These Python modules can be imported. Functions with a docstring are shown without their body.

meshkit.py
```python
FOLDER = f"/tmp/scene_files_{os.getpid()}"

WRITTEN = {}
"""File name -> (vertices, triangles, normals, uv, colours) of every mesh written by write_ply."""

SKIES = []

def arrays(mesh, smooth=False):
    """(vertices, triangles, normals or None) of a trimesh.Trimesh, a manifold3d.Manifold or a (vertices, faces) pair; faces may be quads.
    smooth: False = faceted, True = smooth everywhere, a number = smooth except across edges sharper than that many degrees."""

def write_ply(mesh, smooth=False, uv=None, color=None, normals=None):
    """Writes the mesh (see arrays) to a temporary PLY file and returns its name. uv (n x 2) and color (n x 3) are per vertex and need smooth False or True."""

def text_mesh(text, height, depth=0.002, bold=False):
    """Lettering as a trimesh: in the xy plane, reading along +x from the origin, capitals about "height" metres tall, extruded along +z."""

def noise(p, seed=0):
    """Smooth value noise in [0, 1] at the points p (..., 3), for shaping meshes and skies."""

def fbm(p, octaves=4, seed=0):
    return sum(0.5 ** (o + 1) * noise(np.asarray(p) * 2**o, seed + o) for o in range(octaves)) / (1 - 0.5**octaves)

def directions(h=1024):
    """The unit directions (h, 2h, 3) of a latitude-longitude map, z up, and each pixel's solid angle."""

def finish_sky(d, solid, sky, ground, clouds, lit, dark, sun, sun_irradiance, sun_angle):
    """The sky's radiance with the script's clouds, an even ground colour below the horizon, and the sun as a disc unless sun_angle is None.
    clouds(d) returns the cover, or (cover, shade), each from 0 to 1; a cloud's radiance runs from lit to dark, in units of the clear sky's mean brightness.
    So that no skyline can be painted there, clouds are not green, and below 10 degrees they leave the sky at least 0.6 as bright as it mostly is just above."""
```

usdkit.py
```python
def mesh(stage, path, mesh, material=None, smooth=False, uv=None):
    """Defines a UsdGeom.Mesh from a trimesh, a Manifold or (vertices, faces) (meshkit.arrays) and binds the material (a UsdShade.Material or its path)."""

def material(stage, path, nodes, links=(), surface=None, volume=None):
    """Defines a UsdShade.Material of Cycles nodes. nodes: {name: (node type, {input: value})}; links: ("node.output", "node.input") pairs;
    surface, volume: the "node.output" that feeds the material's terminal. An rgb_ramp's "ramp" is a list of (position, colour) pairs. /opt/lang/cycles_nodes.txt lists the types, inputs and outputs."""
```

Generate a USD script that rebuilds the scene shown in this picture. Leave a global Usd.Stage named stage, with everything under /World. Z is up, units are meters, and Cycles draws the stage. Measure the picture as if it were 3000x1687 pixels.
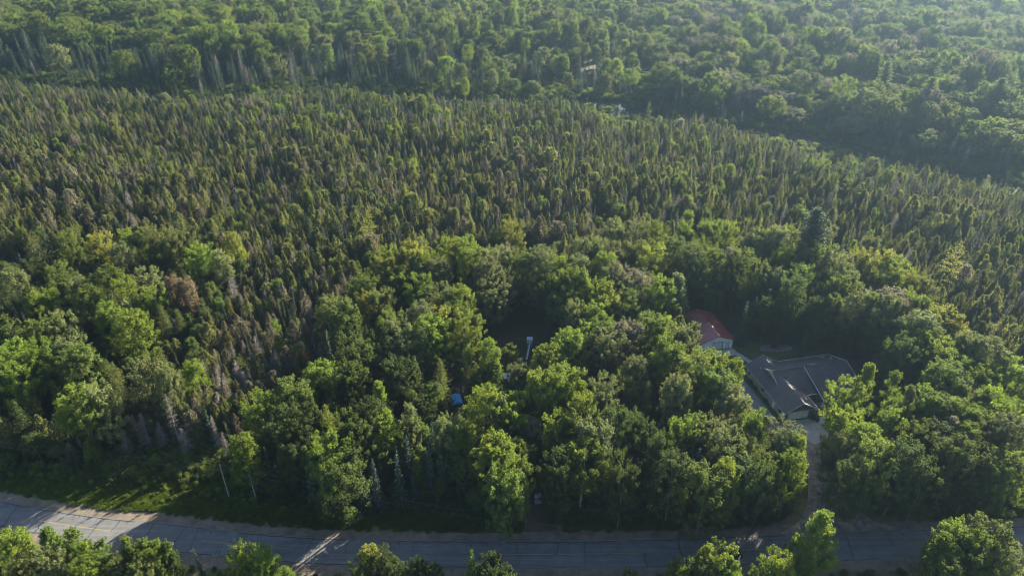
import math, random
import numpy as np, trimesh
from shapely.geometry import Polygon, Point, LineString
from shapely.prepared import prep
import usdkit, meshkit
from pxr import Usd, UsdGeom, UsdLux, UsdShade, Gf, Sdf, Vt

stage = Usd.Stage.CreateInMemory()
UsdGeom.SetStageUpAxis(stage, UsdGeom.Tokens.z)
UsdGeom.SetStageMetersPerUnit(stage, 1.0)
UsdGeom.Xform.Define(stage, '/World')
UsdGeom.Scope.Define(stage, '/World/Looks')

# ------------------------------------------------------------------ camera, sky, sun
CAM_H, PITCH, FPX = 120.0, math.radians(31.0), 2080.0      # drone height, tilt, focal length in photo pixels (3000 wide)
EXPOSURE = 2.65
SUN_AZ, SUN_EL = math.radians(41.0), math.radians(20.5)
cam = UsdGeom.Camera.Define(stage, '/World/camera')
cam.AddTranslateOp().Set((0, 0, CAM_H))
cam.AddRotateXOp().Set(90 - math.degrees(PITCH))
cam.CreateHorizontalApertureAttr(36.0)
cam.CreateVerticalApertureAttr(36.0 * 575 / 1024)
cam.CreateFocalLengthAttr(36.0 * FPX / 3000)
cam.CreateClippingRangeAttr((1.0, 6000.0))
cam.CreateExposureAttr(EXPOSURE)

dome = UsdLux.DomeLight.Define(stage, '/World/sky')
dome.CreateIntensityAttr(1.0)
sky_m = usdkit.material(stage, '/World/Looks/sky_light', {
    'sky': ('sky_texture', {'sky_type': 'single_scattering', 'sun_disc': False, 'sun_elevation': SUN_EL, 'sun_rotation': SUN_AZ,
                            'altitude': 300.0, 'air_density': 1.0, 'aerosol_density': 1.6, 'ozone_density': 1.0}),
    'bg': ('background_shader', {'strength': 0.058})}, [('sky.color', 'bg.color')], surface='bg.background')
UsdShade.MaterialBindingAPI.Apply(dome.GetPrim()).Bind(sky_m)
dome.GetPrim().SetCustomDataByKey('kind', 'structure')

sun = UsdLux.DistantLight.Define(stage, '/World/sun')
sun.CreateIntensityAttr(1.25); sun.CreateAngleAttr(0.55); sun.CreateNormalizeAttr(True)
sun.CreateColorAttr((1.0, 0.885, 0.68))
sun.AddRotateZOp().Set(-math.degrees(SUN_AZ)); sun.AddRotateXOp().Set(-(90 - math.degrees(SUN_EL)))

# ------------------------------------------------------------------ helpers
def ray(u, v):
    a, b = (u - 1500) / FPX, -(v - 843.5) / FPX
    return np.array([a, math.cos(PITCH) + b * math.sin(PITCH), -math.sin(PITCH) + b * math.cos(PITCH)])
def at(u, v, z=0.0):                        # photo pixel (3000 wide) -> world point at height z
    d = ray(u, v); t = (z - CAM_H) / d[2]
    return np.array([d[0] * t, d[1] * t])
K = 3000 / 2576.0
def atd(x, y, z=0.0): return at(x * K, y * K, z)
def proj(x, y, z):                          # world -> (2576-wide picture coordinates, depth)
    x, y, z = np.asarray(x, float), np.asarray(y, float), np.asarray(z, float) - CAM_H
    w = y * math.cos(PITCH) - z * math.sin(PITCH)
    up = y * math.sin(PITCH) + z * math.cos(PITCH)
    return (1500 + FPX * x / w) / K, (843.5 - FPX * up / w) / K, w

used = {}
def numbered(parent, name):
    k = parent + '/' + name
    n = used.get(k, -1) + 1; used[k] = n
    return k if n == 0 else f'{k}_{n:03d}'
def tag(p, label=None, cat=None, group=None, kind=None):
    p = p.GetPrim() if hasattr(p, 'GetPrim') else p
    for k, v in (('label', label), ('category', cat), ('group', group), ('kind', kind)):
        if v: p.SetCustomDataByKey(k, v)
    return p
def thing(name, label, cat, loc=(0, 0, 0), rz=0.0, group=None, kind=None, scale=None):
    x = UsdGeom.Xform.Define(stage, numbered('/World', name))
    x.AddTranslateOp().Set(Gf.Vec3d(*map(float, loc)))
    if rz: x.AddRotateZOp().Set(float(rz))
    if scale is not None: x.AddScaleOp().Set(Gf.Vec3f(*map(float, scale)))
    tag(x, label, cat, group, kind)
    return str(x.GetPath())
def part(parent, name, mesh, mat, smooth=False, label=None):
    m = usdkit.mesh(stage, numbered(parent, name), mesh, MAT[mat] if isinstance(mat, str) else mat, smooth)
    if label: tag(m, label)
    return str(m.GetPath())
def cat_(ms): return trimesh.util.concatenate([m if isinstance(m, trimesh.Trimesh) else trimesh.Trimesh(*m, process=False) for m in ms])
def box(x0, x1, y0, y1, z0, z1):
    m = trimesh.creation.box((x1 - x0, y1 - y0, z1 - z0)); m.apply_translation(((x0 + x1) / 2, (y0 + y1) / 2, (z0 + z1) / 2)); return m
def beam(a, b, w, h):                       # box from a to b
    a, b = np.array(a, float), np.array(b, float); d = b - a; L = np.linalg.norm(d); d /= L
    s = np.cross(d, [0, 0, 1]); s = s / np.linalg.norm(s) if np.linalg.norm(s) > 1e-6 else np.array([1., 0, 0]); u = np.cross(s, d)
    m = trimesh.creation.box((w, L, h)); T = np.eye(4); T[:3, 0], T[:3, 1], T[:3, 2], T[:3, 3] = s, d, u, (a + b) / 2
    m.apply_transform(T); return m
def tube(pts, rad, n=5):
    pts = np.asarray(pts, float); rad = np.broadcast_to(rad, len(pts)); V, Fc = [], []
    for i, p in enumerate(pts):
        d = pts[min(i + 1, len(pts) - 1)] - pts[max(i - 1, 0)]; d /= np.linalg.norm(d) + 1e-9
        s = np.cross(d, [0.3, 0.1, 1] if abs(d[2]) < .9 else [1, 0, 0]); s /= np.linalg.norm(s); t = np.cross(d, s)
        for k in range(n):
            a = 2 * math.pi * k / n; V.append(p + rad[i] * (math.cos(a) * s + math.sin(a) * t))
    for i in range(len(pts) - 1):
        for k in range(n):
            a, b, c, d_ = i * n + k, i * n + (k + 1) % n, (i + 1) * n + (k + 1) % n, (i + 1) * n + k
            Fc += [(a, b, c), (a, c, d_)]
    for k in range(1, n - 1): Fc.append(((len(pts) - 1) * n, (len(pts) - 1) * n + k, (len(pts) - 1) * n + k + 1))
    return trimesh.Trimesh(np.array(V), np.array(Fc), process=False)
def sheet(poly, z):                         # flat ground sheet from a polygon, triangulated
    poly = poly if isinstance(poly, Polygon) else Polygon(poly)
    ms = []
    for g in getattr(poly, 'geoms', [poly]):
        v, f = trimesh.creation.triangulate_polygon(g, engine='earcut')
        v3 = np.column_stack([v, np.full(len(v), z)]); f = np.asarray(f)
        n = np.cross(v3[f[:, 1]] - v3[f[:, 0]], v3[f[:, 2]] - v3[f[:, 0]])[:, 2]
        f[n < 0] = f[n < 0][:, ::-1]
        ms.append(trimesh.Trimesh(v3, f, process=False))
    return cat_(ms)
def slab(poly, z0, z1):
    m = trimesh.creation.extrude_polygon(poly if isinstance(poly, Polygon) else Polygon(poly), z1 - z0, engine='earcut')
    m.apply_translation((0, 0, z0)); return m
def smooth_line(pts, n=8):                  # Catmull-Rom
    p = np.asarray(pts, float); p = np.vstack([2 * p[0] - p[1], p, 2 * p[-1] - p[-2]]); out = []
    for i in range(1, len(p) - 2):
        for t in np.linspace(0, 1, n, endpoint=False):
            a, b, c, d = p[i - 1], p[i], p[i + 1], p[i + 2]
            out.append(.5 * (2 * b + (c - a) * t + (2 * a - 5 * b + 4 * c - d) * t * t + (3 * b - a - 3 * c + d) * t ** 3))
    return np.array(out + [p[-2]])

# ------------------------------------------------------------------ materials
MAT = {}
def surf(name, c1, c2, scale=3.0, rough=0.8, bump=0.0, bscale=None, detail=4.0, spec=0.3, c3=None, s3=0.15, metallic=0.0):
    nodes = {'g': ('geometry', {}), 'n': ('noise_texture', {'scale': scale, 'detail': detail, 'roughness': 0.6}),
             'r': ('rgb_ramp', {'ramp': [(0.3, c1), (0.7, c2)]}),
             'p': ('principled_bsdf', {'roughness': rough, 'specular_ior_level': spec, 'metallic': metallic})}
    links = [('g.position', 'n.vector'), ('n.fac', 'r.fac')]
    out = 'r.color'
    if c3 is not None:
        nodes['n3'] = ('noise_texture', {'scale': s3, 'detail': 5.0, 'roughness': 0.65})
        nodes['mr'] = ('map_range', {'from_min': 0.42, 'from_max': 0.62, 'clamp': True})
        nodes['mx'] = ('mix_color', {'b': c3})
        links += [('g.position', 'n3.vector'), ('n3.fac', 'mr.value'), ('mr.result', 'mx.fac'), ('r.color', 'mx.a')]
        out = 'mx.result'
    links.append((out, 'p.base_color'))
    if bump:
        nodes['nb'] = ('noise_texture', {'scale': bscale or scale * 4, 'detail': 3.0})
        nodes['b'] = ('bump', {'strength': 0.8, 'distance': bump})
        links += [('g.position', 'nb.vector'), ('nb.fac', 'b.height'), ('b.normal', 'p.normal')]
    MAT[name] = usdkit.material(stage, '/World/Looks/' + name, nodes, links, surface='p.BSDF')

def leafmat(name, c1, c2, trans=0.4, vary=0.22, tgain=(1.45, 1.4, 0.8), hue=0.012):
    nodes = {'oi': ('object_info', {}), 'g': ('geometry', {}),
             'm': ('mix_color', {'a': c1, 'b': c2}),
             'v': ('map_range', {'to_min': 1 - vary, 'to_max': 1 + vary}),
             'w': ('math', {'math_type': 'multiply', 'value2': 7.13}), 'w2': ('math', {'math_type': 'fraction'}),
             'hh': ('map_range', {'to_min': 0.5 - hue, 'to_max': 0.5 + hue}),
             'h': ('hsv', {}),
             't': ('mix_color', {'blend_type': 'multiply', 'fac': 1.0, 'b': tgain, 'use_clamp': False}),
             'p': ('principled_bsdf', {'roughness': 0.75, 'specular_ior_level': 0.08}),
             'tr': ('translucent_bsdf', {}), 'mx': ('mix_closure', {'fac': trans})}
    links = [('g.random_per_island', 'm.fac'), ('oi.random', 'v.value'), ('oi.random', 'w.value1'), ('w.value', 'w2.value1'),
             ('w2.value', 'hh.value'), ('hh.result', 'h.hue'), ('v.result', 'h.value'), ('m.result', 'h.color'),
             ('h.color', 'p.base_color'), ('h.color', 't.a'), ('t.result', 'tr.color'),
             ('p.BSDF', 'mx.closure1'), ('tr.BSDF', 'mx.closure2')]
    MAT[name] = usdkit.material(stage, '/World/Looks/' + name, nodes, links, surface='mx.closure')

leafmat('leaf_bright', (0.108, 0.152, 0.026), (0.182, 0.224, 0.044), 0.50)
leafmat('leaf_green', (0.082, 0.116, 0.028), (0.140, 0.172, 0.044), 0.47)
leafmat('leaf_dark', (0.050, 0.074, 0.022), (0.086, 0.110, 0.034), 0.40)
leafmat('leaf_silver', (0.120, 0.142, 0.056), (0.220, 0.236, 0.118), 0.40, tgain=(1.2, 1.2, .8))
leafmat('leaf_golden', (0.140, 0.158, 0.034), (0.205, 0.205, 0.054), 0.48, hue=.006)
leafmat('leaf_olive', (0.086, 0.104, 0.032), (0.145, 0.156, 0.052), 0.42, hue=.006)
leafmat('leaf_rust', (0.125, 0.095, 0.060), (0.220, 0.160, 0.105), 0.30, tgain=(1.1, 1, .8))
leafmat('leaf_orange', (0.30, 0.13, 0.025), (0.42, 0.21, 0.035), 0.4)
leafmat('leaf_pinkgrey', (0.160, 0.158, 0.100), (0.255, 0.240, 0.170), 0.34, tgain=(1.1, 1.05, .9))
leafmat('needle_cedar', (0.092, 0.104, 0.040), (0.160, 0.168, 0.070), 0.40, vary=.28, hue=.008, tgain=(1.3, 1.3, .8))
leafmat('needle_greyed', (0.120, 0.114, 0.076), (0.196, 0.182, 0.126), 0.32, vary=.25, tgain=(1.1, 1.05, .9))
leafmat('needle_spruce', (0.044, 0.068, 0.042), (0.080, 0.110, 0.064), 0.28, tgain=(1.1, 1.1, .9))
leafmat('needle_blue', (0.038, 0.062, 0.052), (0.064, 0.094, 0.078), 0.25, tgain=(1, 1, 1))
leafmat('needle_pine', (0.076, 0.102, 0.042), (0.132, 0.156, 0.062), 0.38)
leafmat('twig_dead', (0.170, 0.150, 0.135), (0.290, 0.260, 0.235), 0.15, vary=.25, tgain=(1, 1, 1), hue=.006)
leafmat('grass_blade', (0.085, 0.125, 0.022), (0.150, 0.185, 0.040), 0.45)
surf('bark', (0.045, 0.036, 0.028), (0.095, 0.080, 0.064), 4.0, 0.9, 0.01)
surf('bark_pale', (0.10, 0.092, 0.082), (0.27, 0.255, 0.235), 3.0, 0.8)
surf('bark_grey', (0.12, 0.105, 0.092), (0.21, 0.19, 0.17), 4.0, 0.85)
surf('forest_floor', (0.018, 0.018, 0.010), (0.042, 0.040, 0.022), 1.3, 0.95, 0.03, c3=(0.030, 0.036, 0.014), s3=0.08)
surf('lawn', (0.034, 0.046, 0.014), (0.056, 0.066, 0.020), 2.5, 0.95, 0.02, c3=(0.062, 0.054, 0.030), s3=0.22)
surf('verge_turf', (0.045, 0.062, 0.017), (0.080, 0.092, 0.028), 1.8, 0.95, 0.03, c3=(0.10, 0.085, 0.05), s3=0.25)
surf('gravel', (0.098, 0.080, 0.063), (0.150, 0.122, 0.097), 2.0, 0.95, 0.01, 14.0, c3=(0.080, 0.068, 0.052), s3=0.35)
surf('sand_drive', (0.16, 0.128, 0.10), (0.24, 0.195, 0.155), 0.9, 0.95, 0.01, 12.0, c3=(0.09, 0.075, 0.06), s3=0.5)
surf('crack_seal', (0.018, 0.018, 0.020), (0.030, 0.030, 0.033), 5.0, 0.6)
surf('line_yellow', (0.17, 0.13, 0.055), (0.26, 0.19, 0.075), 1.2, 0.7)
surf('concrete', (0.24, 0.235, 0.225), (0.34, 0.33, 0.31), 0.8, 0.9, 0.004, 20.0, c3=(0.22, 0.215, 0.21), s3=0.3)
surf('asphalt_drive', (0.105, 0.105, 0.110), (0.15, 0.15, 0.155), 1.0, 0.9, 0.004, 20.0)
surf('white_paint', (0.36, 0.36, 0.35), (0.46, 0.46, 0.44), 2.0, 0.55)
surf('beige_siding', (0.28, 0.255, 0.20), (0.35, 0.32, 0.26), 1.5, 0.8)
surf('cedar_shakes', (0.10, 0.070, 0.050), (0.16, 0.112, 0.082), 5.0, 0.85, 0.01)
surf('stone_veneer', (0.07, 0.062, 0.058), (0.22, 0.195, 0.175), 4.5, 0.9, 0.03, 5.0)
surf('door_white', (0.55, 0.58, 0.56), (0.62, 0.65, 0.62), 1.0, 0.5)
surf('cream_metal', (0.48, 0.50, 0.46), (0.56, 0.58, 0.53), 0.8, 0.5)
surf('red_metal', (0.105, 0.018, 0.022), (0.150, 0.026, 0.030), 0.6, 0.32, spec=0.6, c3=(0.19, 0.045, 0.045), s3=0.4)
surf('dark_trim', (0.025, 0.025, 0.027), (0.04, 0.04, 0.042), 2.0, 0.5)
surf('mulch', (0.10, 0.055, 0.040), (0.17, 0.10, 0.075), 5.0, 0.95, 0.02)
surf('rock', (0.07, 0.07, 0.072), (0.16, 0.155, 0.155), 4.0, 0.9, 0.03)
surf('car_black', (0.012, 0.012, 0.014), (0.016, 0.016, 0.018), 1.0, 0.18, spec=0.6)
surf('car_grey', (0.022, 0.024, 0.028), (0.028, 0.030, 0.034), 1.0, 0.2, spec=0.6)
surf('car_glass', (0.02, 0.022, 0.025), (0.025, 0.027, 0.03), 1.0, 0.05, spec=0.9)
surf('chrome', (0.55, 0.56, 0.58), (0.62, 0.63, 0.65), 2.0, 0.15, metallic=1.0)
surf('rubber', (0.012, 0.012, 0.012), (0.02, 0.02, 0.02), 3.0, 0.8)
surf('blue_tarp', (0.06, 0.26, 0.62), (0.11, 0.36, 0.74), 1.5, 0.4, 0.02, 3.0)
surf('white_sheet', (0.60, 0.68, 0.74), (0.74, 0.80, 0.84), 1.5, 0.5, 0.02, 2.0)
surf('track_dirt', (0.040, 0.034, 0.026), (0.070, 0.058, 0.044), 1.2, 0.95, 0.02)
surf('weathered_wood', (0.20, 0.17, 0.14), (0.30, 0.265, 0.22), 3.0, 0.85)
surf('brown_board', (0.20, 0.11, 0.075), (0.28, 0.16, 0.11), 2.0, 0.8)
surf('pale_board', (0.50, 0.42, 0.36), (0.60, 0.52, 0.45), 2.0, 0.7)
surf('box_paint', (0.30, 0.37, 0.43), (0.38, 0.45, 0.51), 1.0, 0.6)
surf('wire_metal', (0.05, 0.05, 0.05), (0.08, 0.08, 0.08), 3.0, 0.5)
# weathered asphalt with lengthwise wheel-path wear and patch blotches
MAT['asphalt'] = usdkit.material(stage, '/World/Looks/asphalt', {
    'g': ('geometry', {}), 'n1': ('noise_texture', {'scale': 18.0, 'detail': 4.0}), 'n2': ('noise_texture', {'scale': 0.35, 'detail': 5.0, 'roughness': .65}),
    'mp': ('mapping', {'scale': (0.05, 1.3, 1.0)}), 'n3': ('noise_texture', {'scale': 1.0, 'detail': 3.0}),
    'r1': ('rgb_ramp', {'ramp': [(0.3, (0.078, 0.082, 0.088)), (0.7, (0.108, 0.111, 0.115))]}),
    'r2': ('rgb_ramp', {'ramp': [(0.35, (0.86, 0.86, 0.86)), (0.65, (1.12, 1.12, 1.12))]}),
    'r3': ('rgb_ramp', {'ramp': [(0.35, (0.86, 0.86, 0.87)), (0.65, (1.10, 1.10, 1.09))]}),
    'm1': ('mix_color', {'blend_type': 'multiply', 'fac': 1.0}), 'm2': ('mix_color', {'blend_type': 'multiply', 'fac': 1.0}),
    'b': ('bump', {'strength': .5, 'distance': .01}), 'p': ('principled_bsdf', {'roughness': 0.85, 'specular_ior_level': .3})},
    [('g.position', 'n1.vector'), ('g.position', 'n2.vector'), ('g.position', 'mp.vector'), ('mp.vector', 'n3.vector'), ('n1.fac', 'r1.fac'), ('n2.fac', 'r2.fac'), ('n3.fac', 'r3.fac'),
     ('r1.color', 'm1.a'), ('r2.color', 'm1.b'), ('m1.result', 'm2.a'), ('r3.color', 'm2.b'), ('m2.result', 'p.base_color'), ('n1.fac', 'b.height'), ('b.normal', 'p.normal')], surface='p.BSDF')
# asphalt shingles: courses run along the house's own frame
def shingle(name, rot):
    MAT[name] = usdkit.material(stage, '/World/Looks/' + name, {
        'g': ('geometry', {}), 'mp': ('mapping', {'rotation': (0, 0, rot)}), 'bk': ('brick_texture', {'scale': 1.0, 'brick_width': 0.32, 'row_height': 0.14, 'mortar_size': 0.006,
              'color1': (0.034, 0.035, 0.040), 'color2': (0.062, 0.061, 0.064), 'mortar': (0.022, 0.022, 0.024)}),
        'n': ('noise_texture', {'scale': 0.5, 'detail': 4.0}), 'r': ('rgb_ramp', {'ramp': [(0.3, (0.85, 0.85, 0.87)), (0.7, (1.15, 1.13, 1.1))]}),
        'm': ('mix_color', {'blend_type': 'multiply', 'fac': 1.0}), 'p': ('principled_bsdf', {'roughness': 0.85, 'specular_ior_level': .25})},
        [('g.position', 'mp.vector'), ('mp.vector', 'bk.vector'), ('g.position', 'n.vector'), ('n.fac', 'r.fac'), ('bk.color', 'm.a'), ('r.color', 'm.b'), ('m.result', 'p.base_color')], surface='p.BSDF')
shingle('shingles', -math.radians(12))
MAT['water'] = usdkit.material(stage, '/World/Looks/water', {
    'g': ('geometry', {}), 'n': ('noise_texture', {'scale': 1.2, 'detail': 3.0}), 'b': ('bump', {'strength': 0.25, 'distance': 0.02}),
    'p': ('principled_bsdf', {'base_color': (0.02, 0.024, 0.02), 'roughness': 0.08, 'specular_ior_level': 0.6})},
    [('g.position', 'n.vector'), ('n.fac', 'b.height'), ('b.normal', 'p.normal')], surface='p.BSDF')
MAT['window_glass'] = usdkit.material(stage, '/World/Looks/window_glass', {
    'p': ('principled_bsdf', {'base_color': (0.02, 0.022, 0.025), 'roughness': 0.05, 'specular_ior_level': 0.7})}, [], surface='p.BSDF')
HAZE = 0.00005
MAT['haze'] = usdkit.material(stage, '/World/Looks/haze', {'v': ('principled_volume', {'color': (0.42, 0.66, 1.0), 'density': HAZE, 'anisotropy': 0.55})}, [], volume='v.volume')

# ------------------------------------------------------------------ ground, road, drive, river
g = trimesh.Trimesh([(-4200, -600, 0), (4200, -600, 0), (4200, 6000, 0), (-4200, 6000, 0)], [(0, 1, 2), (0, 2, 3)], process=False)
tag(usdkit.mesh(stage, '/World/ground', g, MAT['forest_floor']), kind='structure')
far_e = [(-260, 148), (-180, 126), (-140, 115.5), (-112.2, 109.4), (-100.7, 107), (-85.2, 104.5), (-71, 102.9), (-58.6, 101.2), (-35.3, 99.2), (4.4, 98.6), (35.3, 99.3), (67.4, 100.8), (93, 101.9), (108, 102.6), (150, 105), (260, 114)]
near_e = [(-256, 141), (-176, 119), (-136, 108.6), (-107.8, 102.2), (-97.4, 100.1), (-85, 98), (-67.5, 95.7), (-48.1, 93.6), (-34, 92.7), (.3, 91.9), (33.9, 92.4), (67, 93.7), (82.3, 94.5), (108, 95.8), (150, 98.2), (260, 107)]
far_s, near_s = smooth_line(far_e, 10), smooth_line(near_e, 10)
road_poly = Polygon(np.vstack([far_s, near_s[::-1]]))
def offset_line(l, d):
    t = np.gradient(l, axis=0); t /= np.linalg.norm(t, axis=1)[:, None]
    return l + np.column_stack([-t[:, 1], t[:, 0]]) * np.asarray(d)[..., None]
rng = np.random.default_rng(5)
wob = lambda n, a: a * np.interp(np.arange(n), np.arange(0, n + 6, 3), rng.uniform(-1, 1, len(np.arange(0, n + 6, 3))))
verge_far = offset_line(far_s, 9 + wob(len(far_s), .8)); verge_near = offset_line(near_s, -6 + wob(len(near_s), .5))
sh_far = offset_line(far_s, 2.3 + wob(len(far_s), .35)); sh_near = offset_line(near_s, -2.4 + wob(len(near_s), .3))
tag(usdkit.mesh(stage, '/World/verge', sheet(np.vstack([verge_far, verge_near[::-1]]), .004), MAT['verge_turf']), kind='structure')
tag(usdkit.mesh(stage, '/World/gravel_shoulder', sheet(np.vstack([sh_far, sh_near[::-1]]), .008), MAT['gravel']), kind='structure')
rd = UsdGeom.Xform.Define(stage, '/World/road'); tag(rd, kind='structure')
part('/World/road', 'asphalt_surface', sheet(road_poly, .014), 'asphalt')
def strip(pts, w, z):                       # thin flat strip along a line
    pts = np.asarray(pts, float); w = np.broadcast_to(w, len(pts))
    a, b = offset_line(pts, w / 2), offset_line(pts, -w / 2); n = len(pts)
    V = np.column_stack([np.vstack([a, b]), np.full(2 * n, z)])
    Fc = [t for i in range(n - 1) for t in ((i, n + i, n + i + 1), (i, n + i + 1, i + 1))]
    return trimesh.Trimesh(V, Fc, process=False)
def across(i, s): return far_s[i] * (1 - s) + near_s[i] * s
mid = (far_s + near_s) / 2
def dens(l, step=0.5):
    L = LineString(l); return np.array([L.interpolate(t).coords[0] for t in np.arange(0, L.length, step)])
midd, fard, neard = dens(mid), dens(far_s), dens(near_s)
def frame_part(l): return l[(l[:, 0] > -125) & (l[:, 0] < 120)]
mf = frame_part(midd)
worn = meshkit.fbm(np.column_stack([mf * .15, np.zeros(len(mf))]), 3, 4)
i = 0
while i < len(mf) - 8:                      # worn yellow centre line, in the lengths that survive
    n = int(rng.integers(10, 40)); seg = mf[i:i + n]
    if len(seg) > 3 and worn[i] > .40: part('/World/road', 'centre_line', strip(offset_line(seg, np.full(len(seg), .05)), .13, .018), 'line_yellow')
    i += n + 1
def crack(pts, w):
    pts = np.asarray(pts); part('/World/road', 'crack', strip(pts, w, .022), 'crack_seal')
def jitter(l, a):
    n = len(l); k = np.arange(0, n + 4, 2)
    return l + np.column_stack([np.interp(np.arange(n), k, rng.normal(0, a, len(k))), np.interp(np.arange(n), k, rng.normal(0, a, len(k)))])
for base, off in ((frame_part(fard), -.35), (frame_part(neard), .22)):     # cracks that follow both road edges
    i = 0
    while i < len(base) - 20:
        n = int(rng.integers(18, 60)); seg = base[i:i + n]
        if len(seg) > 6:
            crack(jitter(offset_line(seg, np.full(len(seg), off)), .06), rng.uniform(.08, .19) * (1 + .4 * rng.random(len(seg))))
            if rng.random() < .5: crack(jitter(offset_line(seg[::2], np.full(len(seg[::2]), off * 2.2)), .12), .05)
        i += n + int(rng.integers(0, 14))
for u in np.concatenate([np.arange(-118, -60, 5.2), np.arange(-60, 115, 8.7)]):      # cracks across the lanes
    u += rng.normal(0, 1.6); s0, s1 = rng.choice([(0.02, .98), (.02, .5), (.5, .98), (.02, .98)])
    ss = np.linspace(s0, s1, 16); fx, nx = np.interp(u, fard[:, 0], fard[:, 1]), np.interp(u, neard[:, 0], neard[:, 1])
    lean = rng.uniform(-.9, .4)
    l = np.column_stack([u + lean * ss + np.cumsum(rng.normal(0, .09, 16)), fx * (1 - ss) + nx * ss])
    crack(jitter(l, .05), rng.uniform(.08, .19))
    for q in range(rng.integers(0, 4)):
        x0 = u + rng.uniform(-4, 4); y0 = np.interp(x0, fard[:, 0], fard[:, 1]) - .3
        L = rng.uniform(.5, 1.6); tt = np.linspace(0, 1, 5)
        crack(jitter(np.column_stack([x0 + .25 * tt, y0 - L * tt]), .05), .09)
seg = mf[(mf[:, 0] > -20) & (mf[:, 0] < 110)]
for k in range(0, len(seg) - 30, 34): crack(jitter(offset_line(seg[k:k + 30], np.full(len(seg[k:k + 30]), -.12)), .03), .06)

drive_poly = Polygon([(55.5, 100.4), (59.5, 102.5), (62.3, 105.2), (64.6, 109), (66.6, 114), (68.4, 119.5), (69.6, 124), (70.6, 127.6), (77.2, 129), (76.2, 125), (75.2, 120), (74.2, 115), (73.8, 110), (74.6, 106.5), (77, 103.6), (82, 101.6)])
tag(usdkit.mesh(stage, '/World/driveway', sheet(drive_poly, .018), MAT['sand_drive']), kind='structure')
track_poly = Polygon([(2.5, 98.9), (3.2, 104), (3.4, 116), (8.4, 116), (8.6, 104), (10.5, 98.9)])
tag(usdkit.mesh(stage, '/World/dirt_track', sheet(track_poly, .007), MAT['track_dirt']), kind='structure')
HR = math.radians(12.0); EX, EY = np.array([math.cos(HR), math.sin(HR)]), np.array([-math.sin(HR), math.cos(HR)])
HO = np.array([67.6, 134.6])
def hw(x, y): return tuple(HO + x * EX + y * EY)
yard_poly = Polygon([hw(-13, -9), hw(4, -8.4), hw(20, -7), hw(33, 0), hw(33, 27), hw(12, 36), hw(-8, 44), hw(-20, 44), hw(-19, 20)])
tag(usdkit.mesh(stage, '/World/lawn', sheet(yard_poly, .006), MAT['lawn']), kind='structure')
clear_poly = Polygon([(-17, 149), (-6, 146), (6, 147), (17, 156), (18, 172), (12, 184), (-4, 186), (-15, 176)])
tag(usdkit.mesh(stage, '/World/garden_clearing', sheet(clear_poly, .005), MAT['forest_floor']), kind='structure')
# concrete apron of separate slabs
pad = Polygon([hw(.8, 0), hw(7.6, 0), hw(8.6, -1.3), hw(9.2, -2.5), hw(8.7, -4), hw(10.6, -7.2), hw(3.2, -8.7), hw(1.2, -5)])
pd = UsdGeom.Xform.Define(stage, '/World/concrete_apron'); tag(pd, kind='structure')
for i in range(4):
    for j in range(4):
        cell = Polygon([hw(.2 + i * 2.7, -9 + j * 2.4), hw(.2 + (i + 1) * 2.7 - .03, -9 + j * 2.4), hw(.2 + (i + 1) * 2.7 - .03, -9 + (j + 1) * 2.4 - .03), hw(.2 + i * 2.7, -9 + (j + 1) * 2.4 - .03)]).intersection(pad)
        if cell.geom_type == 'Polygon' and cell.area > .3: part('/World/concrete_apron', 'concrete_slab', slab(cell, 0, .05 + .004 * ((i + j) % 3)), 'concrete')
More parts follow.
